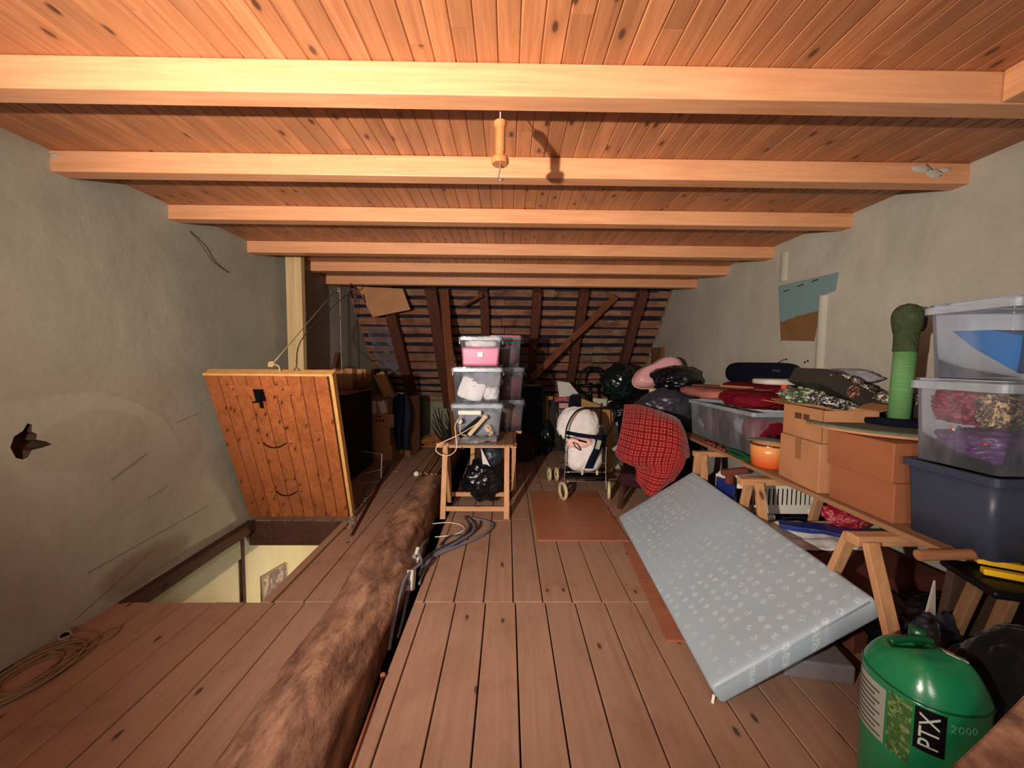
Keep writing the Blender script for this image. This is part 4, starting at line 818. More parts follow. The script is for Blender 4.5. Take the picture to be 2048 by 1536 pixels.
# ================================================================== TABLE ON TRESTLES ALONG THE RIGHT WALL
trestle('nearest pine trestle under the plank at the right, beside the mattress corner',(1.90,1.62,0),0,.74,.744,.30,legx=.04)
trestle('pine trestle in the middle of the plank, its bar end beside the orange pot',(1.93,2.50,0),0,.72,.719,.22,legx=.10)
trestle('farthest pine trestle under the plank table, beyond the pet carrier',(1.99,3.25,0),0,.72,.719,.13,legx=.06)
m=MB(); m.bb(1.715,2.02,1.42,2.72,.7455,.771); solo(m,'table_plank',M['plankY'],'near brown plank laid on the trestles under the cardboard boxes','plank',bev=.002)
m=MB(); m.bar((1.95,2.45,.7325),(1.975,3.98,.7325),.30,.025,up=(0,0,1)); solo(m,'table_plank',M['plankY'],'far brown plank on the trestles, under the glass beads and the large clear box','plank',bev=.002)
m=MB(); m.bb(2.13,2.44,1.44,4.05,.7455,.768) ; solo(m,'table_plank',M['plankY'],'rear plank of the trestle table against the right wall','plank')
m=MB(); m.tube([(1.585,1.40,.762),(1.86,1.385,.778)],.02,16); dw=solo(m,'round_stake',M['stake'],'round wooden stake lying across the near end of the plank','stake',smooth=False)
# cardboard boxes on the plank
carton('lower tall cardboard box on the plank next to the orange pot',(1.895,2.215,.772),R_(-5),.30,.35,.276,'card')
c2=carton('upper cardboard box with faint brown symbols, on the tall box beside the orange pot',(1.90,2.215,1.049),R_(-5),.29,.34,.185,'card',flaps=(('card',None),('card',8),('card',10),('card',12)))
for (y,w_) in ((-.02,.05),(.05,.06)):
    m=MB(); m.box((-.1462,y-.02,.13),(.001,w_,.035)); m.build('printed_mark',M['print'],c2)
carton('lower large reddish cardboard box on the near plank',(2.0,1.83,.772),0,.50,.34,.183,'cardR',tape=False)
carton('upper large reddish cardboard box, under the carpeted disc',(1.99,1.84,.956),0,.50,.35,.183,'cardR',tape=False)
m=MB(); m.lathe([(.0,0),(.36,0),(.365,.006),(.36,.012),(0,.012)],c=(2.07,2.02,1.195),seg_=48); m.v=[Vector((min(v.x,2.44),v.y,v.z-.12*(v.y-1.7)*0)) for v in m.v]
cd=thing('carpeted_disc','round board with grey-green carpet lying on the cardboard boxes','cat tree base',(2.07,2.02,1.145)); 
m=MB(); m.lathe([(0.0,0),(.36,0),(.36,.012),(0,.012)],seg_=48); m.v=[Vector((min(v.x,.37),v.y,v.z)) for v in m.v]; m.build('board',M['card'],cd); 
m=MB(); m.lathe([(.0,.0125),(.362,.0125),(.362,.024),(.35,.028),(0,.028)],seg_=48); m.v=[Vector((min(v.x,.37),v.y,v.z)) for v in m.v]; m.build('carpet',M['carpetGrey'],cd,smooth=False)
cp=thing('cat_scratching_post','green cat scratching post with a carpeted knob head standing on the disc','scratching post',(2.10,2.0,1.175))
m=MB(); m.lathe([(0,0),(.15,0),(.155,.012),(.15,.03),(0,.032)],seg_=36); m.build('base',M['navy'],cp,smooth=True)
m=MB(); m.lathe([(.046,.03),(.046,.40)],seg_=32,rot=rotm(0,1.5,0)); m.build('sisal_column',M['sisal'],cp,smooth=True)
m=MB(); 
def headf(u,v):
    t=u*2*PI; z=.385+v*.255; r=.050+ (.013*math.sin(min(1,max(0,(v-.35)/.65))*PI*.75) if v>.35 else .0); 
    if v>.72: r=(.050+.013)*math.sqrt(max(0,1-((v-.72)/.28)**2))
    r*=1+.05*noise.noise(Vector((math.cos(t)*2,math.sin(t)*2,z*14))); return Vector((.01+r*math.cos(t),r*math.sin(t)-.0,z))
m.grid(headf,36,26); m.uvs=None; hd=m.build('carpeted_head',M['carpetG'],cp,smooth=True)
m=MB(); m.blob((.052,-.04,.54),(.018,.014,.05),.1,3,3,2); m.build('opening',M['iron'],hd)
# printed boxes and cloths
def prbox(label,c,d,rot,seed,lids=True):
    t=thing('printed_box',label,'box',tuple(c),group='dark printed boxes with rose emblems'); t.rotation_mode='XYZ'; t.rotation_euler=rot; t.matrix_basis=Matrix.Translation(c)@t.rotation_euler.to_matrix().to_4x4()
    m=MB(); w_,dd,h=d; th=.004
    for (q,s_) in (((0,-dd/2,h/2),(w_,th,h)),((0,dd/2,h/2),(w_,th,h)),((-w_/2,0,h/2),(th,dd,h)),((w_/2,0,h/2),(th,dd,h)),((0,0,.002),(w_,dd,th))): m.box(q,s_)
    m.build('body',M['darkbox'],t)
    m=MB(); m.lathe([(0,0),(h*.40,0),(h*.40,.0015),(0,.0015)],c=(0,-dd/2-.002,h/2),rot=rotm(90,0,0),seg_=28); m.build('rose_emblem',M['flower'],t)
    for sx in (-1,1):
        m=MB(); m.lathe([(0,0),(.008,0),(.008,.0015),(0,.0015)],c=(sx*w_*.43,-dd/2-.002,h*.75),rot=rotm(90,0,0),seg_=12); m.build('corner_rosette',M['flower'],t)
    return t
p1=prbox('dark printed box with a rose emblem tilted down to the right, lace cloth inside',Vector((2.035,2.36,1.285)),(.40,.26,.095),(R_(0),R_(27),R_(0)),1)
m=MB(); m.box((.16,-.132,.03),(.05,.001,.032)); m.build('price_sticker',M['white'],p1)
m=MB(); m.poly([(-.2,-.1,.096),(-.02,-.1,.098),(-.02,.13,.10),(-.2,.13,.098)],(0,0,.002)); m.build('lid_flap',M['greyplastic'],p1)
m=MB(); m.blob((2.16,2.38,1.335),(.20,.12,.055),.25,3,5,4,rot=rotm(0,24,0),sqr=3); solo(m,'lace_cloth',M['lace'],'black and cream lace cloth spilling from the tilted printed box','cloth',smooth=True)
p2=prbox('second dark printed box lying flat behind the scratching post',Vector((2.27,2.10,1.176)),(.22,.2,.10),(0,0,R_(-4)),2)
m=MB(); m.blob((2.26,2.12,1.30),(.12,.10,.035),.25,3,4,14,sqr=3); solo(m,'lace_cloth',M['lace'],'lace cloth bunched on the flat printed box beside the scratching post','cloth',smooth=True)
m=MB(); m.blob((2.36,2.6,1.41),(.06,.22,.05),.2,2.,4,24); solo(m,'grey_cloth',M['greycloth'],'rolled grey cloth against the wall behind the printed boxes','cloth',smooth=True)
m=MB(); m.blob((1.93,2.44,1.285),(.13,.10,.05),.25,3.,5,31,sqr=2.6,ridge=.2); solo(m,'leaf_print_cloth',M['leafcloth'],'crumpled green leaf-print cloth on top of the cardboard box','cloth',smooth=True)
m=MB(); m.blob((2.0,2.30,1.255),(.15,.10,.03),.2,3.,5,34,sqr=2.6,rot=rotm(0,14,0),ridge=.2); solo(m,'black_white_cloth',M['zebra'],'black and white cloth squeezed under the tilted printed box','cloth',smooth=True)
m=MB(); m.bb(1.80,1.84,2.5,2.54,.772,.80)
m=MB(); m.lathe([(.02,0),(.02,.12)],c=(1.93,2.62,1.22),seg_=18); solo(m,'orange_red_tube',M['orangered'],'bright orange-red tube standing under the oval pale board','tube',smooth=True)
def oval(cx,cy,z,a,b,h,rot=0,n=40,q=3.): 
    m=MB(); c_,s_=math.cos(rot),math.sin(rot); P=[]
    for zz,k in ((0,.97),(h*.3,1),(h*.7,1),(h,.97)):
        for i in range(n):
            t=2*PI*i/n; e=1/((abs(math.cos(t))**q+abs(math.sin(t))**q)**(1/q)); x,y=a*k*e*math.cos(t),b*k*e*math.sin(t); P.append((cx+x*c_-y*s_,cy+x*s_+y*c_,z+zz))
    F=[(i*n+k,i*n+(k+1)%n,(i+1)*n+(k+1)%n,(i+1)*n+k) for i in range(3) for k in range(n)]+[tuple(range(n))[::-1],tuple(3*n+i for i in range(n))]; return m.add(P,F)
solo(oval(2.0,2.72,1.342,.19,.15,.035),'oval_board',M['dirtywhite'],'flat oval pale board lying on the red tube in front of the navy cushion','board',smooth=True)
# large clear box and what lies on it
cb_=crate('large clear plastic box on the far plank, clothes showing through its side',(2.14,3.38,.772),0,.50,1.02,.34,'clear',rim='rim',taper=.95,clips=False,group='clear storage boxes')
contents('dark red clothes in the near end of the large clear box',(2.14,3.0,.93),(.20,.13,.13),'red',41)
contents('pale orange clothes in the far end of the large clear box',(2.12,3.65,.91),(.17,.14,.11),'peach',43)
contents('grey clothes in the middle of the large clear box',(2.14,3.33,.90),(.18,.16,.11),'greycloth',45)
m=MB(); m.blob((2.05,3.78,1.19),(.20,.42,.055),.06,1.6,5,51,sqr=3); solo(m,'peach_blanket',M['peach'],'folded dusty peach blanket lying on the far end of the large clear box','blanket',smooth=True)
m=MB(); m.blob((2.06,3.15,1.19),(.20,.27,.075),.12,1.8,5,53,sqr=2.6,ridge=.1); solo(m,'red_blanket',M['red'],'dark red velvet cloth bunched on the near end of the large clear box','blanket',smooth=True)
m=MB(); m.blob((2.30,3.4,1.25),(.13,.5,.06),.12,1.8,5,57,sqr=2.6,ridge=.1); solo(m,'maroon_cloth',M['red'],'maroon cloth piled behind, under the navy cushion','cloth',smooth=True)
m=MB(); m.bar((2.0,3.98,1.255),(2.16,3.1,1.268),.12,.014); solo(m,'brown_mat',M['cardD'],'flat brown mat on the peach blanket','mat',bev=.004)
m=MB(); m.bar((2.06,3.6,1.272),(2.12,3.28,1.277),.06,.012); solo(m,'pale_lath',M['trestle'],'short pale lath on top of the brown mat','lath')
m=MB(); 
def cush(u,v):
    t=u*2*PI; y=(v-.5)*1.05; k=(1-abs(2*v-1)**8)**.5; return Vector((2.385+.055*math.cos(t)*k,3.58+y*1.0,1.385+.11*math.sin(t)*k*(1 if 1 else 1)))
m.grid(cush,24,40); m.uvs=None; nc=solo(m,'navy_cushion',M['navy'],'long rounded navy cushion standing against the right wall','cushion',smooth=True)
m=MB(); m.box((2.335,3.28,1.39),(.004,.10,.09)); m.build('grey_patch',M['bluegrey'],nc,world=True)
# pot
pt=thing('enamel_pot','orange enamel pot with a loose grey lid on the plank','pot',(1.835,2.60,.772))
m=MB(); m.lathe([(.0,.0),(.098,.0),(.108,.012),(.116,.10),(.118,.155),(.112,.155),(.108,.02),(0,.01)],seg_=40,caps=False); m.build('body',M['orange'],pt,smooth=True)
m=MB(); m.tube([(.119*math.cos(t),.119*math.sin(t),.156) for t in [j*PI/20 for j in range(40)]],.004,6,closed=True); m.build('rim_band',M['chrome'],pt,smooth=True)
m=MB(); m.lathe([(.138,.0),(.140,.006),(.12,.012),(.05,.026),(0,.03)],c=(-.004,.01,.172),seg_=40,rot=rotm(-6,4,0)); lidp=m.build('lid',M['enamel'],pt,smooth=True)
m=MB(); m.lathe([(.006,0),(.014,.01),(.012,.018),(0,.02)],c=(.0,.01,.20),seg_=14); m.build('knob',M['iron'],lidp,smooth=True)
# beads, green ribbon, dark grip
for k in range(14):
    x=1.835+random.uniform(-.03,.035); y=3.45-k*.028+random.uniform(-.02,.02); r=.017
    m=MB(); m.blob((x,y,.7455+r),(r,r,r*.9),0,1,2,1); solo(m,'glass_bead',M['bead'],'small dark pink glass bead in the cluster on the far plank','bead','glass beads on the far plank',smooth=True)
m=MB(); m.tube(cv([(1.83,3.10,.775),(1.83,2.95,.785),(1.86,2.84,.76),(1.84,2.78,.765),(1.80,2.9,.76),(1.82,3.05,.76)],6),.014,8); solo(m,'green_ribbon',M['greend'],'green twisted strap on the far plank next to the pot','strap',smooth=True)
m=MB(); m.bar((1.62,2.80,.665),(1.80,2.78,.69),.05,.045); m.bar((1.68,2.8,.66),(1.68,2.8,.58),.05,.04); solo(m,'dark_grip',M['brownbox'],'dark brown handle sticking out below the plank next to the white pet carrier','handle',bev=.01)
# near boxes
crate('dark grey-blue plastic bin at the bottom of the near right stack',(2.01,1.475,.773),0,.50,.31,.315,'bluegrey',rim='bluegrey',taper=.93,clips=False,group='storage boxes of the near right stack')
mb=crate('clear plastic box with red decorations in the middle of the near right stack',(2.01,1.475,1.092),0,.49,.30,.335,'clear',rim='rim',taper=.94,clips=False,lid='clear',group='storage boxes of the near right stack')
tb=crate('clear plastic box holding something blue, topmost of the near right stack',(2.025,1.475,1.442),0,.46,.285,.29,'clear',rim='rim',taper=.92,clips=False,lid='clear',group='storage boxes of the near right stack')
m=MB(); m.blob((1.93,1.53,1.33),(.13,.075,.075),.15,3,5,61,sqr=3,ridge=.15); solo(m,'red_decorations',M['stuffred'],'red glittery decorations inside the middle box of the near right stack','decorations',smooth=True)
m=MB(); m.blob((1.90,1.40,1.32),(.10,.05,.065),.15,3,5,64,sqr=3,ridge=.15); solo(m,'gold_decorations',M['stuffgold'],'gold and silver baubles inside the middle box of the near right stack','decorations',smooth=True)
m=MB(); m.blob((1.99,1.475,1.17),(.20,.115,.065),.12,3,5,66,sqr=4,ridge=.1); solo(m,'purple_package',M['purple'],'purple packages at the bottom of the middle near right box','package',smooth=True)
for k,(x,y,z,mm) in enumerate(((1.772,1.50,1.245,'orangered'),(1.772,1.49,1.236,'white'),(1.772,1.385,1.20,'orangered'),(1.772,1.38,1.19,'greend'))):
    m=MB(); m.blob((x+.02,y,z),(.006,.006,.006),0,1,2,1); solo(m,'small_bauble',M[mm],('tiny red bauble low in the middle near right box','tiny silver bauble beside the red one in the middle near right box','tiny orange bauble at the front of the middle near right box','tiny green bauble at the front of the middle near right box')[k],'bauble',smooth=True)
m=MB(); m.poly([(1.86,1.58,1.635),(1.86,1.45,1.63),(1.86,1.35,1.60),(1.86,1.345,1.47),(1.86,1.36,1.465),(1.86,1.50,1.56)],(.22,0,0)); solo(m,'blue_folder',M['blue'],'bright blue plastic sheets inside the topmost near right box','folder')
m=MB(); m.bar((1.885,1.655,1.19),(1.87,1.66,1.70),.02,.05) if 0 else m.bar((2.0,1.70,1.185),(1.985,1.70,1.66),.05,.02); solo(m,'brown_strip',M['darkwood'],'brown upright strip behind the topmost near right box','strip')
# ---- workbench with yellow levels
wb=thing('workbench','black-topped folding workbench below the near right boxes','workbench',(2.0,1.28,0),R_(-16))
m=MB(); m.box((.02,0,.70),(.62,.24,.03)); m.build('top',M['iron'],wb,bev=.012,seg_=3)
for sx in (-1,1):
    for sy in (-1,1):
        m=MB(); m.bar((sx*.18-.02,sy*.06,.685),(sx*.25-.05,sy*.07+.08,.0),.045,.025,up=(1,0,0)); m.build('leg',M['darkpine'],wb,bev=.003)
for k,(y,z,l) in enumerate(((1.365,.742,'yellow spirit level on the workbench, with an oval window'),(1.305,.732,'second yellow spirit level lying in front of the first'))):
    t=thing('spirit_level',l,'spirit level',(1.80+.05*(k==0),y+.03,z-.012),R_(-30),'yellow spirit levels'); m=MB(); m.box((.17,0,.012),(.40,.03,.022)); m.build('body',M['yellow'],t,bev=.003)
    m=MB(); m.lathe([(0,0),(.014,0),(.012,.001),(0,.001)],c=(.10,0,.0235),seg_=20); m.build('vial_window',M['brownbox'],t)
# ================================================================== UNDER THE TABLE
pc=thing('pet_carrier','white slatted plastic pet carrier on the navy bin below the plank','pet carrier',(2.0,2.89,.36))
m=MB(); P0=[(-.30,-.15,.05),(.30,-.15,.05),(.30,.15,.05),(-.30,.15,.05)]; 
for (sgn,nm) in ((-1,'front'),):
    pass
for c_,d_ in (((0,0,.03),(.62,.32,.03)),((0,.14,.13),(.58,.02,.2)),((.285,0,.13),(.02,.30,.2)),((-.285,0,.05),(.02,.30,.04)),((0,0,.265),(.50,.22,.02))): m.box(c_,d_)
m.bar((0,-.15,.232),(0,-.115,.262),.56,.02,up=(1,0,0)) if 0 else m.box((0,-.125,.245),(.54,.06,.02),rotm(35,0,0)); m.box((0,.125,.245),(.54,.06,.02),rotm(-35,0,0))
m.box((0,-.15,.06),(.58,.02,.04)); m.box((0,-.145,.22),(.58,.02,.035))
m.build('shell',M['white'],pc,bev=.004)
for k in range(15):
    m=MB(); m.box((-.24+k*.034,-.15,.14),(.014,.014,.14)); m.build('slat',M['white'],pc)
m=MB(); m.box((-.297,0,.14),(.012,.24,.15)); m.build('door_frame',M['blue2'],pc,bev=.004)
m=MB(); m.box((.27,-.165,.03),(.06,.02,.05)); m.build('latch',M['white'],pc,bev=.004)
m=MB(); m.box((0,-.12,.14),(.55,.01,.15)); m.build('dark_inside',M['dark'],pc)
crate('dark navy plastic bin on the floor under the white pet carrier',(2.02,2.89,0),0,.62,.30,.355,'bluegreyD',rim='bluegreyD',taper=.93,clips=False,group='bins under the table')
m=MB(); m.box((2.03,2.12,.19),(.56,.48,.38),rotm(0,0,8)); solo(m,'brown_carton',M['brownbox'],'dark reddish brown carton on the floor under the plank behind the near trestle','box',bev=.006)
m=MB(); m.grid(lambda u,v:(1.70+u*.50,2.16+v*.28,.395+.02*noise.noise(Vector((u*6,v*6,1)))+.05*v),20,16); m.uvs=None; solo(m,'white_sheet',M['whitecloth'],'crumpled white sheet on the dark brown carton under the plank','sheet',smooth=True,solid=.008)
m=MB(); m.bar((1.74,2.34,.47),(2.12,2.12,.50),.10,.03,n=6,jit=.008); solo(m,'blue_bag',M['blue2'],'flat bright blue printed bag on the white sheet under the plank','bag',bev=.006)
m=MB(); m.blob((2.16,2.32,.54),(.14,.09,.075),.2,2.5,5,71,ridge=.1); solo(m,'red_print_bag',M['redprint'],'red and pink printed bag beside the blue bag under the plank','bag',smooth=True)
m=MB(); m.box((1.80,2.56,.40),(.12,.03,.08),rotm(0,0,0)); solo(m,'white_label_box',M['whitem'],'small white box with dark print under the pet carrier','box',bev=.003)
m=MB(); m.blob((1.93,1.62,.22),(.22,.17,.22),.15,2.,5,81,flat=-.22,ridge=.1); solo(m,'black_sack',M['black'],'black sack on the floor under the plank behind the near trestle leg','bag',smooth=True)
m=MB(); m.poly([(1.78,1.50,.60),(1.74,1.50,.38),(1.775,1.50,.31),(1.795,1.50,.42)],(.0,.008,0)); solo(m,'pale_shard',M['dirtywhite'],'pale pointed piece of board standing between the black bags under the plank','board')
m=MB(); m.box((2.02,1.50,.36),(.40,.03,.62),rotm(4,2,-4)); solo(m,'brown_cardboard',M['brownbox2'],'brown cardboard panel standing under the near end of the table','panel',bev=.004)
m=MB(); m.blob((1.73,1.44,.24),(.11,.09,.24),.15,2.,5,83,flat=-.24,ridge=.12); solo(m,'dark_bundle',M['navybag'],'dark bluish bag on the floor just behind the gas bottle','bag',smooth=True)
m=MB(); m.blob((1.80,1.20,.29),(.30,.11,.30),.12,1.8,5,85,flat=-.29,ridge=.1,sqr=2.6); solo(m,'black_rubbish_bag',M['blackmatte'],'large matt black bag at the right edge behind the gas bottle','bag',smooth=True)
m=MB(); m.box((1.50,1.80,.045),(.30,.24,.09),rotm(0,0,-10)); solo(m,'grey_foam_block',M['greyfoam'],'low grey block on the floor between the mattress and the near trestle','block',bev=.01)
# ================================================================== STROLLER
sr=thing('stroller','chrome-framed stroller with a padded white seat and navy straps, standing by the plywood','stroller',(.86,4.25,0))
for k,(x,y,r,rz) in enumerate(((-.255,-.25,.098,18),(.25,-.22,.098,-14),(-.33,.40,.085,4),(-.24,.40,.085,4),(.26,.38,.085,0),(.34,.38,.085,0))):
    mm='wheel' if k<4 else 'tire'
    m=MB(); rr=r; m.tube([(x+0,y,r)],.01) if 0 else None
    Rm=rotm(0,90,rz); m.lathe([(rr*.72,-.014),(rr*.93,-.016),(rr,-.008),(rr,.008),(rr*.93,.016),(rr*.72,.014),(rr*.70,0),(rr*.72,-.014)],c=(x,y,r),rot=Rm.to_3x3() if hasattr(Rm,'to_3x3') else Rm,seg_=32,caps=False)
    wh=m.build('wheel',M[mm],sr,smooth=True)
    m=MB(); m.lathe([(.0,-.012),(rr*.25,-.012),(rr*.25,.012),(0,.012)],c=(x,y,r),rot=Rm,seg_=16); 
    for j in range(6):
        a=j*PI/3; d=Rm@Vector((math.cos(a),math.sin(a),0)); m.tube([Vector((x,y,r)),Vector((x,y,r))+d*rr*.74],.0045,5)
    m.build('hub',M['chrome'],wh)
def st(pts,r=.009,name='frame_tube',mat='chrome',n=6): m=MB(); m.tube(cv(pts,n),r,8); return m.build(name,M[mat],sr,smooth=True)
for sx,x in ((-1,-.235),(1,.205)):
    st([(x,-.235,.58),(x,-.235,.42),(x+.005*sx,-.24,.20),(x+.01*sx,-.245,.11)],.009)
    st([(x,-.235,.40),(x,0,.33),(x,.25,.22),(x-.02*sx,.38,.10)],.008)
    st([(x,-.20,.50),(x+.01*sx,.0,.62),(x+.02*sx,.10,.78),(x+.05*sx,.20,1.0)],.009,mat='iron')
st([(-.235,-.235,.30),(.205,-.235,.30)],.008,'cross_tube'); st([(-.24,-.24,.20),(.21,-.24,.20)],.007,'cross_tube'); st([(-.24,.38,.11),(.27,.38,.11)],.007,'cross_tube','iron')
m=MB(); m.bb(-.23,.20,-.20,.15,.215,.235); m.bb(-.02,.10,-.245,-.235,.205,.225); m.build('footrest',M['iron'],sr,bev=.004)
st([(-.235,-.2,.60),(-.20,-.15,.80),(-.08,-.10,.955),(.10,-.08,.975),(.34,-.05,.975),(.37,.0,.94),(.33,.0,.78),(.24,-.05,.62),(.205,-.2,.55)],.010,'push_handle','iron',8)
m=MB(); m.blob((-.04,.10,.75),(.235,.13,.21),.06,2.2,5,91,sqr=2.4,rot=rotm(-18,0,0),ridge=.06); sp_=m.build('seat_back_pad',M['whitecloth'],sr,smooth=True)
m=MB(); m.blob((.0,-.04,.46),(.20,.15,.19),.05,2.2,5,93,sqr=3.2,ridge=.05); m.build('seat_pad',M['whitecloth'],sr,smooth=True)
m=MB(); m.blob((-.06,-.13,.60),(.14,.07,.065),.10,2.2,4,95,sqr=2.6); m.build('pink_cushion',M['babypink'],sr,smooth=True)
def strap(pts,w_,name='strap',mat='navy'):
    P=cv(pts,6); m=MB(); n=len(P)
    m.grid(lambda u,v:P[min(int(round(u*(n-1))),n-1)]+Vector((0,0,(v-.5)*w_)) if abs(P[-1].z-P[0].z)<abs(P[-1].x-P[0].x) else P[min(int(round(u*(n-1))),n-1)]+Vector(((v-.5)*w_,0,0)),n-1,2); m.uvs=None; return m.build(name,M[mat],sr,smooth=True,solid=.008)
strap([(-.20,-.08,.70),(-.05,-.16,.685),(.10,-.20,.675),(.20,-.16,.67)],.04); strap([(-.20,-.10,.655),(-.08,-.20,.64),(.0,-.20,.62)],.02)
strap([(.14,-.20,.70),(.12,-.23,.58),(.06,-.24,.45),(.02,-.23,.34)],.085); strap([(.17,-.16,.66),(.14,-.22,.60)],.10)
m=MB(); m.box((.115,-.255,.605),(.045,.012,.10),rotm(0,14,0)); m.build('buckle',M['labelgrey2'],sr,bev=.004)
m=MB(); m.tube(cv([(-.15,-.205,.62),(-.12,-.22,.57),(-.07,-.23,.54),(-.10,-.22,.60),(-.15,-.205,.62)],6),.005,6); m.build('lace',M['iron'],sr)
for x in (-.05,.11):
    m=MB(); m.box((x,-.245,.30),(.022,.02,.05)); m.build('clip',M['wheel'],sr,bev=.003)
m=MB(); m.blob((.22,.05,.62),(.06,.12,.14),.1,2,4,97); m.build('folded_hood',M['blackmatte'],sr,smooth=True)
m=MB(); m.blob((0,.12,.22),(.20,.13,.08),.1,2,4,98,sqr=3); m.build('basket',M['blackmatte'],sr,smooth=True)
m=MB(); m.bar((.33,-.05,.50),(.42,-.02,.56),.02,.03); m.build('pale_tag',M['dirtywhite'],sr)
# ================================================================== BEHIND THE STROLLER
m=MB(); m.bb(.645,.765,6.33,6.36,.0,.90); solo(m,'upright_board',M['tan'],'upright tan board standing on the floor behind the left of the stroller','board',bev=.002)
m=MB(); m.poly([(1.0,5.0,.0),(1.42,5.0,.0),(1.42,5.05,.80),(1.36,5.08,.86),(1.0,5.1,.99)],(0,.01,0)); solo(m,'tan_cardboard_sheet',M['tan'],'tan cardboard sheet leaning behind the stroller handle','cardboard')
for k,(x0,x1,z1,l) in enumerate(((1.22,1.44,.95,'wide pale board leaning behind the tan cardboard sheet'),(1.44,1.58,.93,'narrow pale board next to the wide one, beside the red blanket'))):
    m=MB(); m.poly([(x0,5.2,.0),(x1,5.2,.0),(x1-.02,5.38,z1),(x0,5.38,z1+.02*(1-k)),(x0-.0,5.3,.5)],(0,.02,0)); solo(m,'pale_board',M['dirtywhite'],l,'board','pale boards behind the stroller')
t=thing('red_white_toy_box','box with red and white print on a pile behind the upright board','box',(.95,6.4,.0))
m=MB(); m.box((0,0,.42),(.52,.4,.84)); m.build('plinth',M['darkcab'],t); 
m=MB(); m.poly([(-.14,-.22,1.16),(.06,-.22,1.14),(.24,-.22,.93),(-.10,-.22,.90)],(0,.02,0)); m.build('white_top',M['whitem'],t); 
m=MB(); m.box((.02,-.215,.87),(.40,.02,.07)); m.build('red_band',M['redprint'],t); m=MB(); m.box((.04,-.215,.76),(.28,.02,.08)); m.build('pink_band',M['pinktub'],t)
m=MB(); m.box((.03,-.215,.62),(.34,.02,.16)); m.build('grey_band',M['greyplastic'],t)
m=MB(); m.blob((1.10,6.0,.80),(.13,.1,.17),.1,2,4,99,sqr=3); solo(m,'black_pouch',M['blackmatte'],'dark pouch hanging above the stroller seat in front of the printed box','pouch',smooth=True)
m=MB(); m.tube([(1.33+.19*math.cos(t),6.05,1.15+.24*math.sin(t)) for t in [j*PI/16-.3 for j in range(20)]],.022,8); m.tube([(1.33,6.05,1.15),(1.33,6.05,.80)],.03,8); m.bar((1.12,6.05,1.10),(1.54,6.05,1.10),.05,.05); solo(m,'black_hoop_frame',M['iron'],'black hoop-shaped frame behind the stroller, like a chair back','frame',smooth=True)
m=MB(); m.box((1.35,6.1,.38),(.5,.35,.76)); solo(m,'dark_crate',M['darkcab'],'dark crate under the black hoop frame','crate',bev=.01)
m=MB(); m.box((.35,6.1,.55),(.42,.5,1.10)); solo(m,'dark_covered_stack',M['blackmatte'],'tall dark covered stack right of the clear box stack','stack',bev=.05,seg_=4)
m=MB(); m.blob((.24,5.6,.22),(.24,.22,.22),.15,2,4,101,flat=-.22); solo(m,'maroon_bag',M['maroon'],'dark maroon bag on the floor right of the box trestle','bag',smooth=True)
m=MB(); m.blob((.62,6.0,.26),(.10,.14,.26),.2,2.4,4,103,flat=-.26); solo(m,'dark_green_sack',M['greenbag'],'small dark green sack left of the upright tan board','bag',smooth=True)
# bags and bath tub on a low dark sofa
sf=thing('covered_sofa','low dark sofa covered with black cloth carrying the bags and the pink bath','sofa',(2.0,5.42,0))
m=MB(); m.box((.02,.0,.24),(.82,1.2,.44)); m.build('base',M['blackmatte'],sf,bev=.04,seg_=3)
m=MB(); m.box((.02,.55,.62),(.82,.22,.34)); m.build('backrest',M['blackmatte'],sf,bev=.05,seg_=3)
m=MB(); m.box((.02,-.1,.55),(.80,.95,.16)); m.build('seat_cushion',M['navy'],sf,bev=.05,seg_=3)
m=MB(); m.blob((1.63,5.45,1.19),(.28,.24,.27),.12,1.8,5,111,ridge=.1); solo(m,'dark_green_bag',M['greenbag'],'large glossy dark green bag behind the pink bath','bag',smooth=True)
m=MB(); m.blob((1.62,5.4,.78),(.27,.22,.15),.12,1.8,5,112,ridge=.1); solo(m,'black_bag',M['black'],'black bag below the large dark green bag','bag',smooth=True)
m=MB(); m.blob((2.10,4.72,1.28),(.31,.25,.17),.12,1.8,5,113,ridge=.08); solo(m,'black_bag',M['black'],'black bag in front of the pink bath, highest by the right wall','bag',smooth=True)
m=MB(); m.blob((1.90,4.46,.95),(.34,.22,.22),.12,1.8,5,115,ridge=.12); solo(m,'grey_bag',M['blackbag2'],'grey-black crinkled bag below the pink bath, left of the large clear box','bag',smooth=True)
m=MB(); m.blob((1.95,4.46,.36),(.36,.22,.36),.12,1.8,5,117,ridge=.12); solo(m,'grey_bag',M['black'],'dark bag at the bottom of the bag pile behind the red blanket','bag',smooth=True)
m=MB(); m.poly([(1.70,4.52,1.17),(1.79,4.52,1.17),(1.72,4.50,1.03)],(0,.03,0)); solo(m,'yellow_cloth_corner',M['yellowcloth'],'small pale yellow corner of cloth under the pink bath','cloth')
# pink baby bath: waisted oval shell leaning towards the camera
bt=thing('baby_bath','pale pink plastic baby bath tipped on its side on the bags','baby bath',(1.93,4.86,1.18))
m=MB(); Rb=rotm(68,-24,4)
def tub(u,v):
    t=u*2*PI; a,b=.34,.17; waist=1-.22*math.exp(-((math.cos(t)*a)/.13)**2); x,y=a*math.cos(t),b*math.sin(t)*waist*(1+.12*math.cos(t))
    s_=1-.35*v**2 if v<.8 else (1-.35*.64)*(1-(v-.8)/.2); z=-.0 if 0 else .13*min(1,v/.8)**.8
    return Rb@Vector((x*s_,y*s_,z))+Vector((-.01,0,.16))
m.grid(tub,64,20); m.uvs=None; m.build('shell',M['pinktub'],bt,smooth=True,solid=.004)
m=MB(); m.tube([tub(i/48,0) for i in range(48)],.011,8,closed=True); m.build('rim',M['pinktub'],bt,smooth=True)
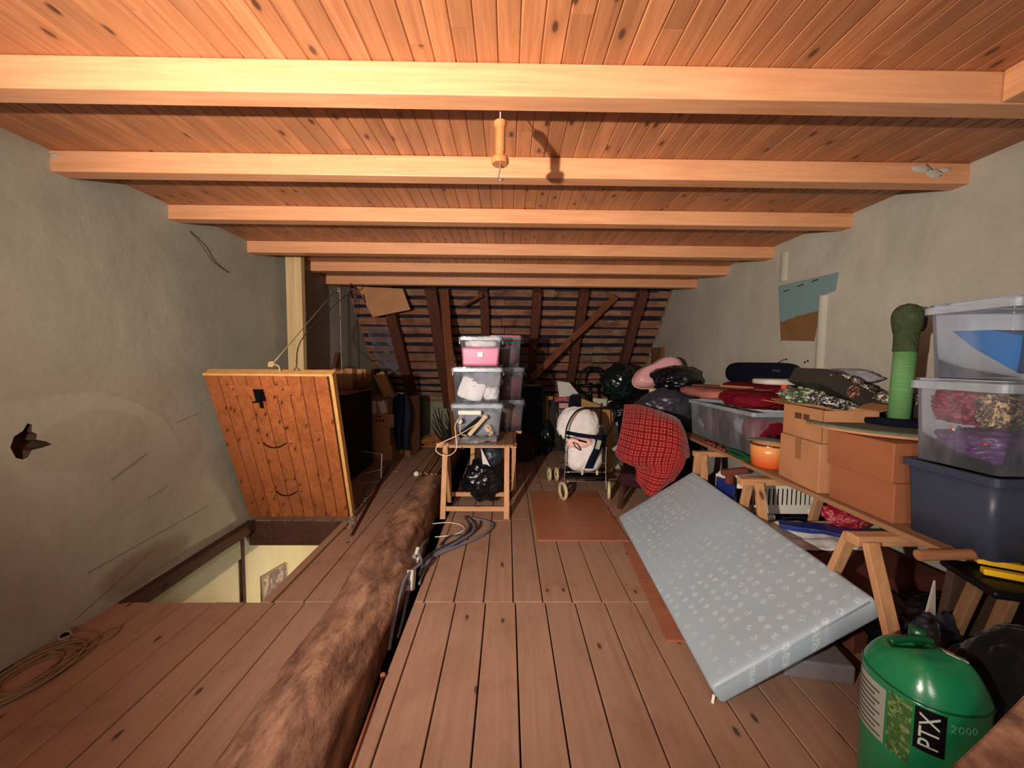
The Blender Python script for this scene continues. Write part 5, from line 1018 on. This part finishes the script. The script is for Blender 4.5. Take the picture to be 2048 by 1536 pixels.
# armchair with the red blanket
ch=thing('armchair','dark armchair under the red patterned blanket','armchair',(1.45,3.88,0),R_(-20))
m=MB(); m.box((0,.0,.30),(.50,.46,.14)); m.build('seat',M['maroon'],ch,bev=.03,seg_=3)
m=MB(); m.box((.0,.20,.66),(.44,.10,.60),rotm(-6,0,0)); m.build('backrest',M['maroon'],ch,bev=.03,seg_=3)
for sx in (-1,1):
    m=MB(); m.box((sx*.24,-.02,.47),(.05,.42,.05)); m.build('armrest',M['darkwood'],ch,bev=.01)
    for sy in (-1,1):
        m=MB(); m.bar((sx*.22,sy*.19,.24),(sx*.24,sy*.21,0),.04,.04); m.build('leg',M['darkwood'],ch,bev=.004)
BC=[[(1.28,4.12,1.02),(1.42,3.98,1.03),(1.66,3.76,.955),(1.72,3.72,.90)],
    [(1.24,4.02,.90),(1.36,3.84,.92),(1.60,3.62,.90),(1.73,3.62,.80)],
    [(1.17,3.90,.72),(1.29,3.72,.70),(1.55,3.50,.70),(1.73,3.52,.62)],
    [(1.12,3.83,.53),(1.22,3.62,.51),(1.50,3.46,.56),(1.66,3.44,.60)],
    [(1.22,3.58,.50),(1.27,3.5,.48),(1.46,3.42,.46),(1.62,3.42,.52)],
    [(1.205,3.47,.40),(1.25,3.45,.33),(1.335,3.43,.26),(1.54,3.42,.40)]]
def bez(u,v):
    def cr(P,t):
        n=len(P)-1; f=t*n; i=min(int(f),n-1); f-=i; a,b,c,d=P[max(i-1,0)],P[i],P[i+1],P[min(i+2,n)]
        return .5*((2*b)+(c-a)*f+(2*a-5*b+4*c-d)*f*f+(3*b-a-3*c+d)*f**3)
    rows=[cr([Vector(p) for p in r],u) for r in BC]; p=cr(rows,v); return p+Vector((0,-1,0))*(.012*math.sin(u*16+v*3)*v+.008*noise.noise(Vector((u*7,v*7,4))))
m=MB(); m.grid(bez,48,56); solo(m,'red_blanket',M['blanket'],'red blanket with pale square motifs draped over the dark armchair','blanket',smooth=True,solid=.008)
m=MB(); m.blob((1.32,4.02,.17),(.26,.28,.17),.1,2,4,121,flat=-.17,sqr=3); solo(m,'dark_floor_cushion',M['maroon'],'dark maroon cushion on the floor between stroller and red blanket','cushion',smooth=True) if 0 else None
m=MB(); m.tube(cv([fl(1160,958,.14),fl(1240,955,.14),fl(1300,985,.02)],5),.004,5)
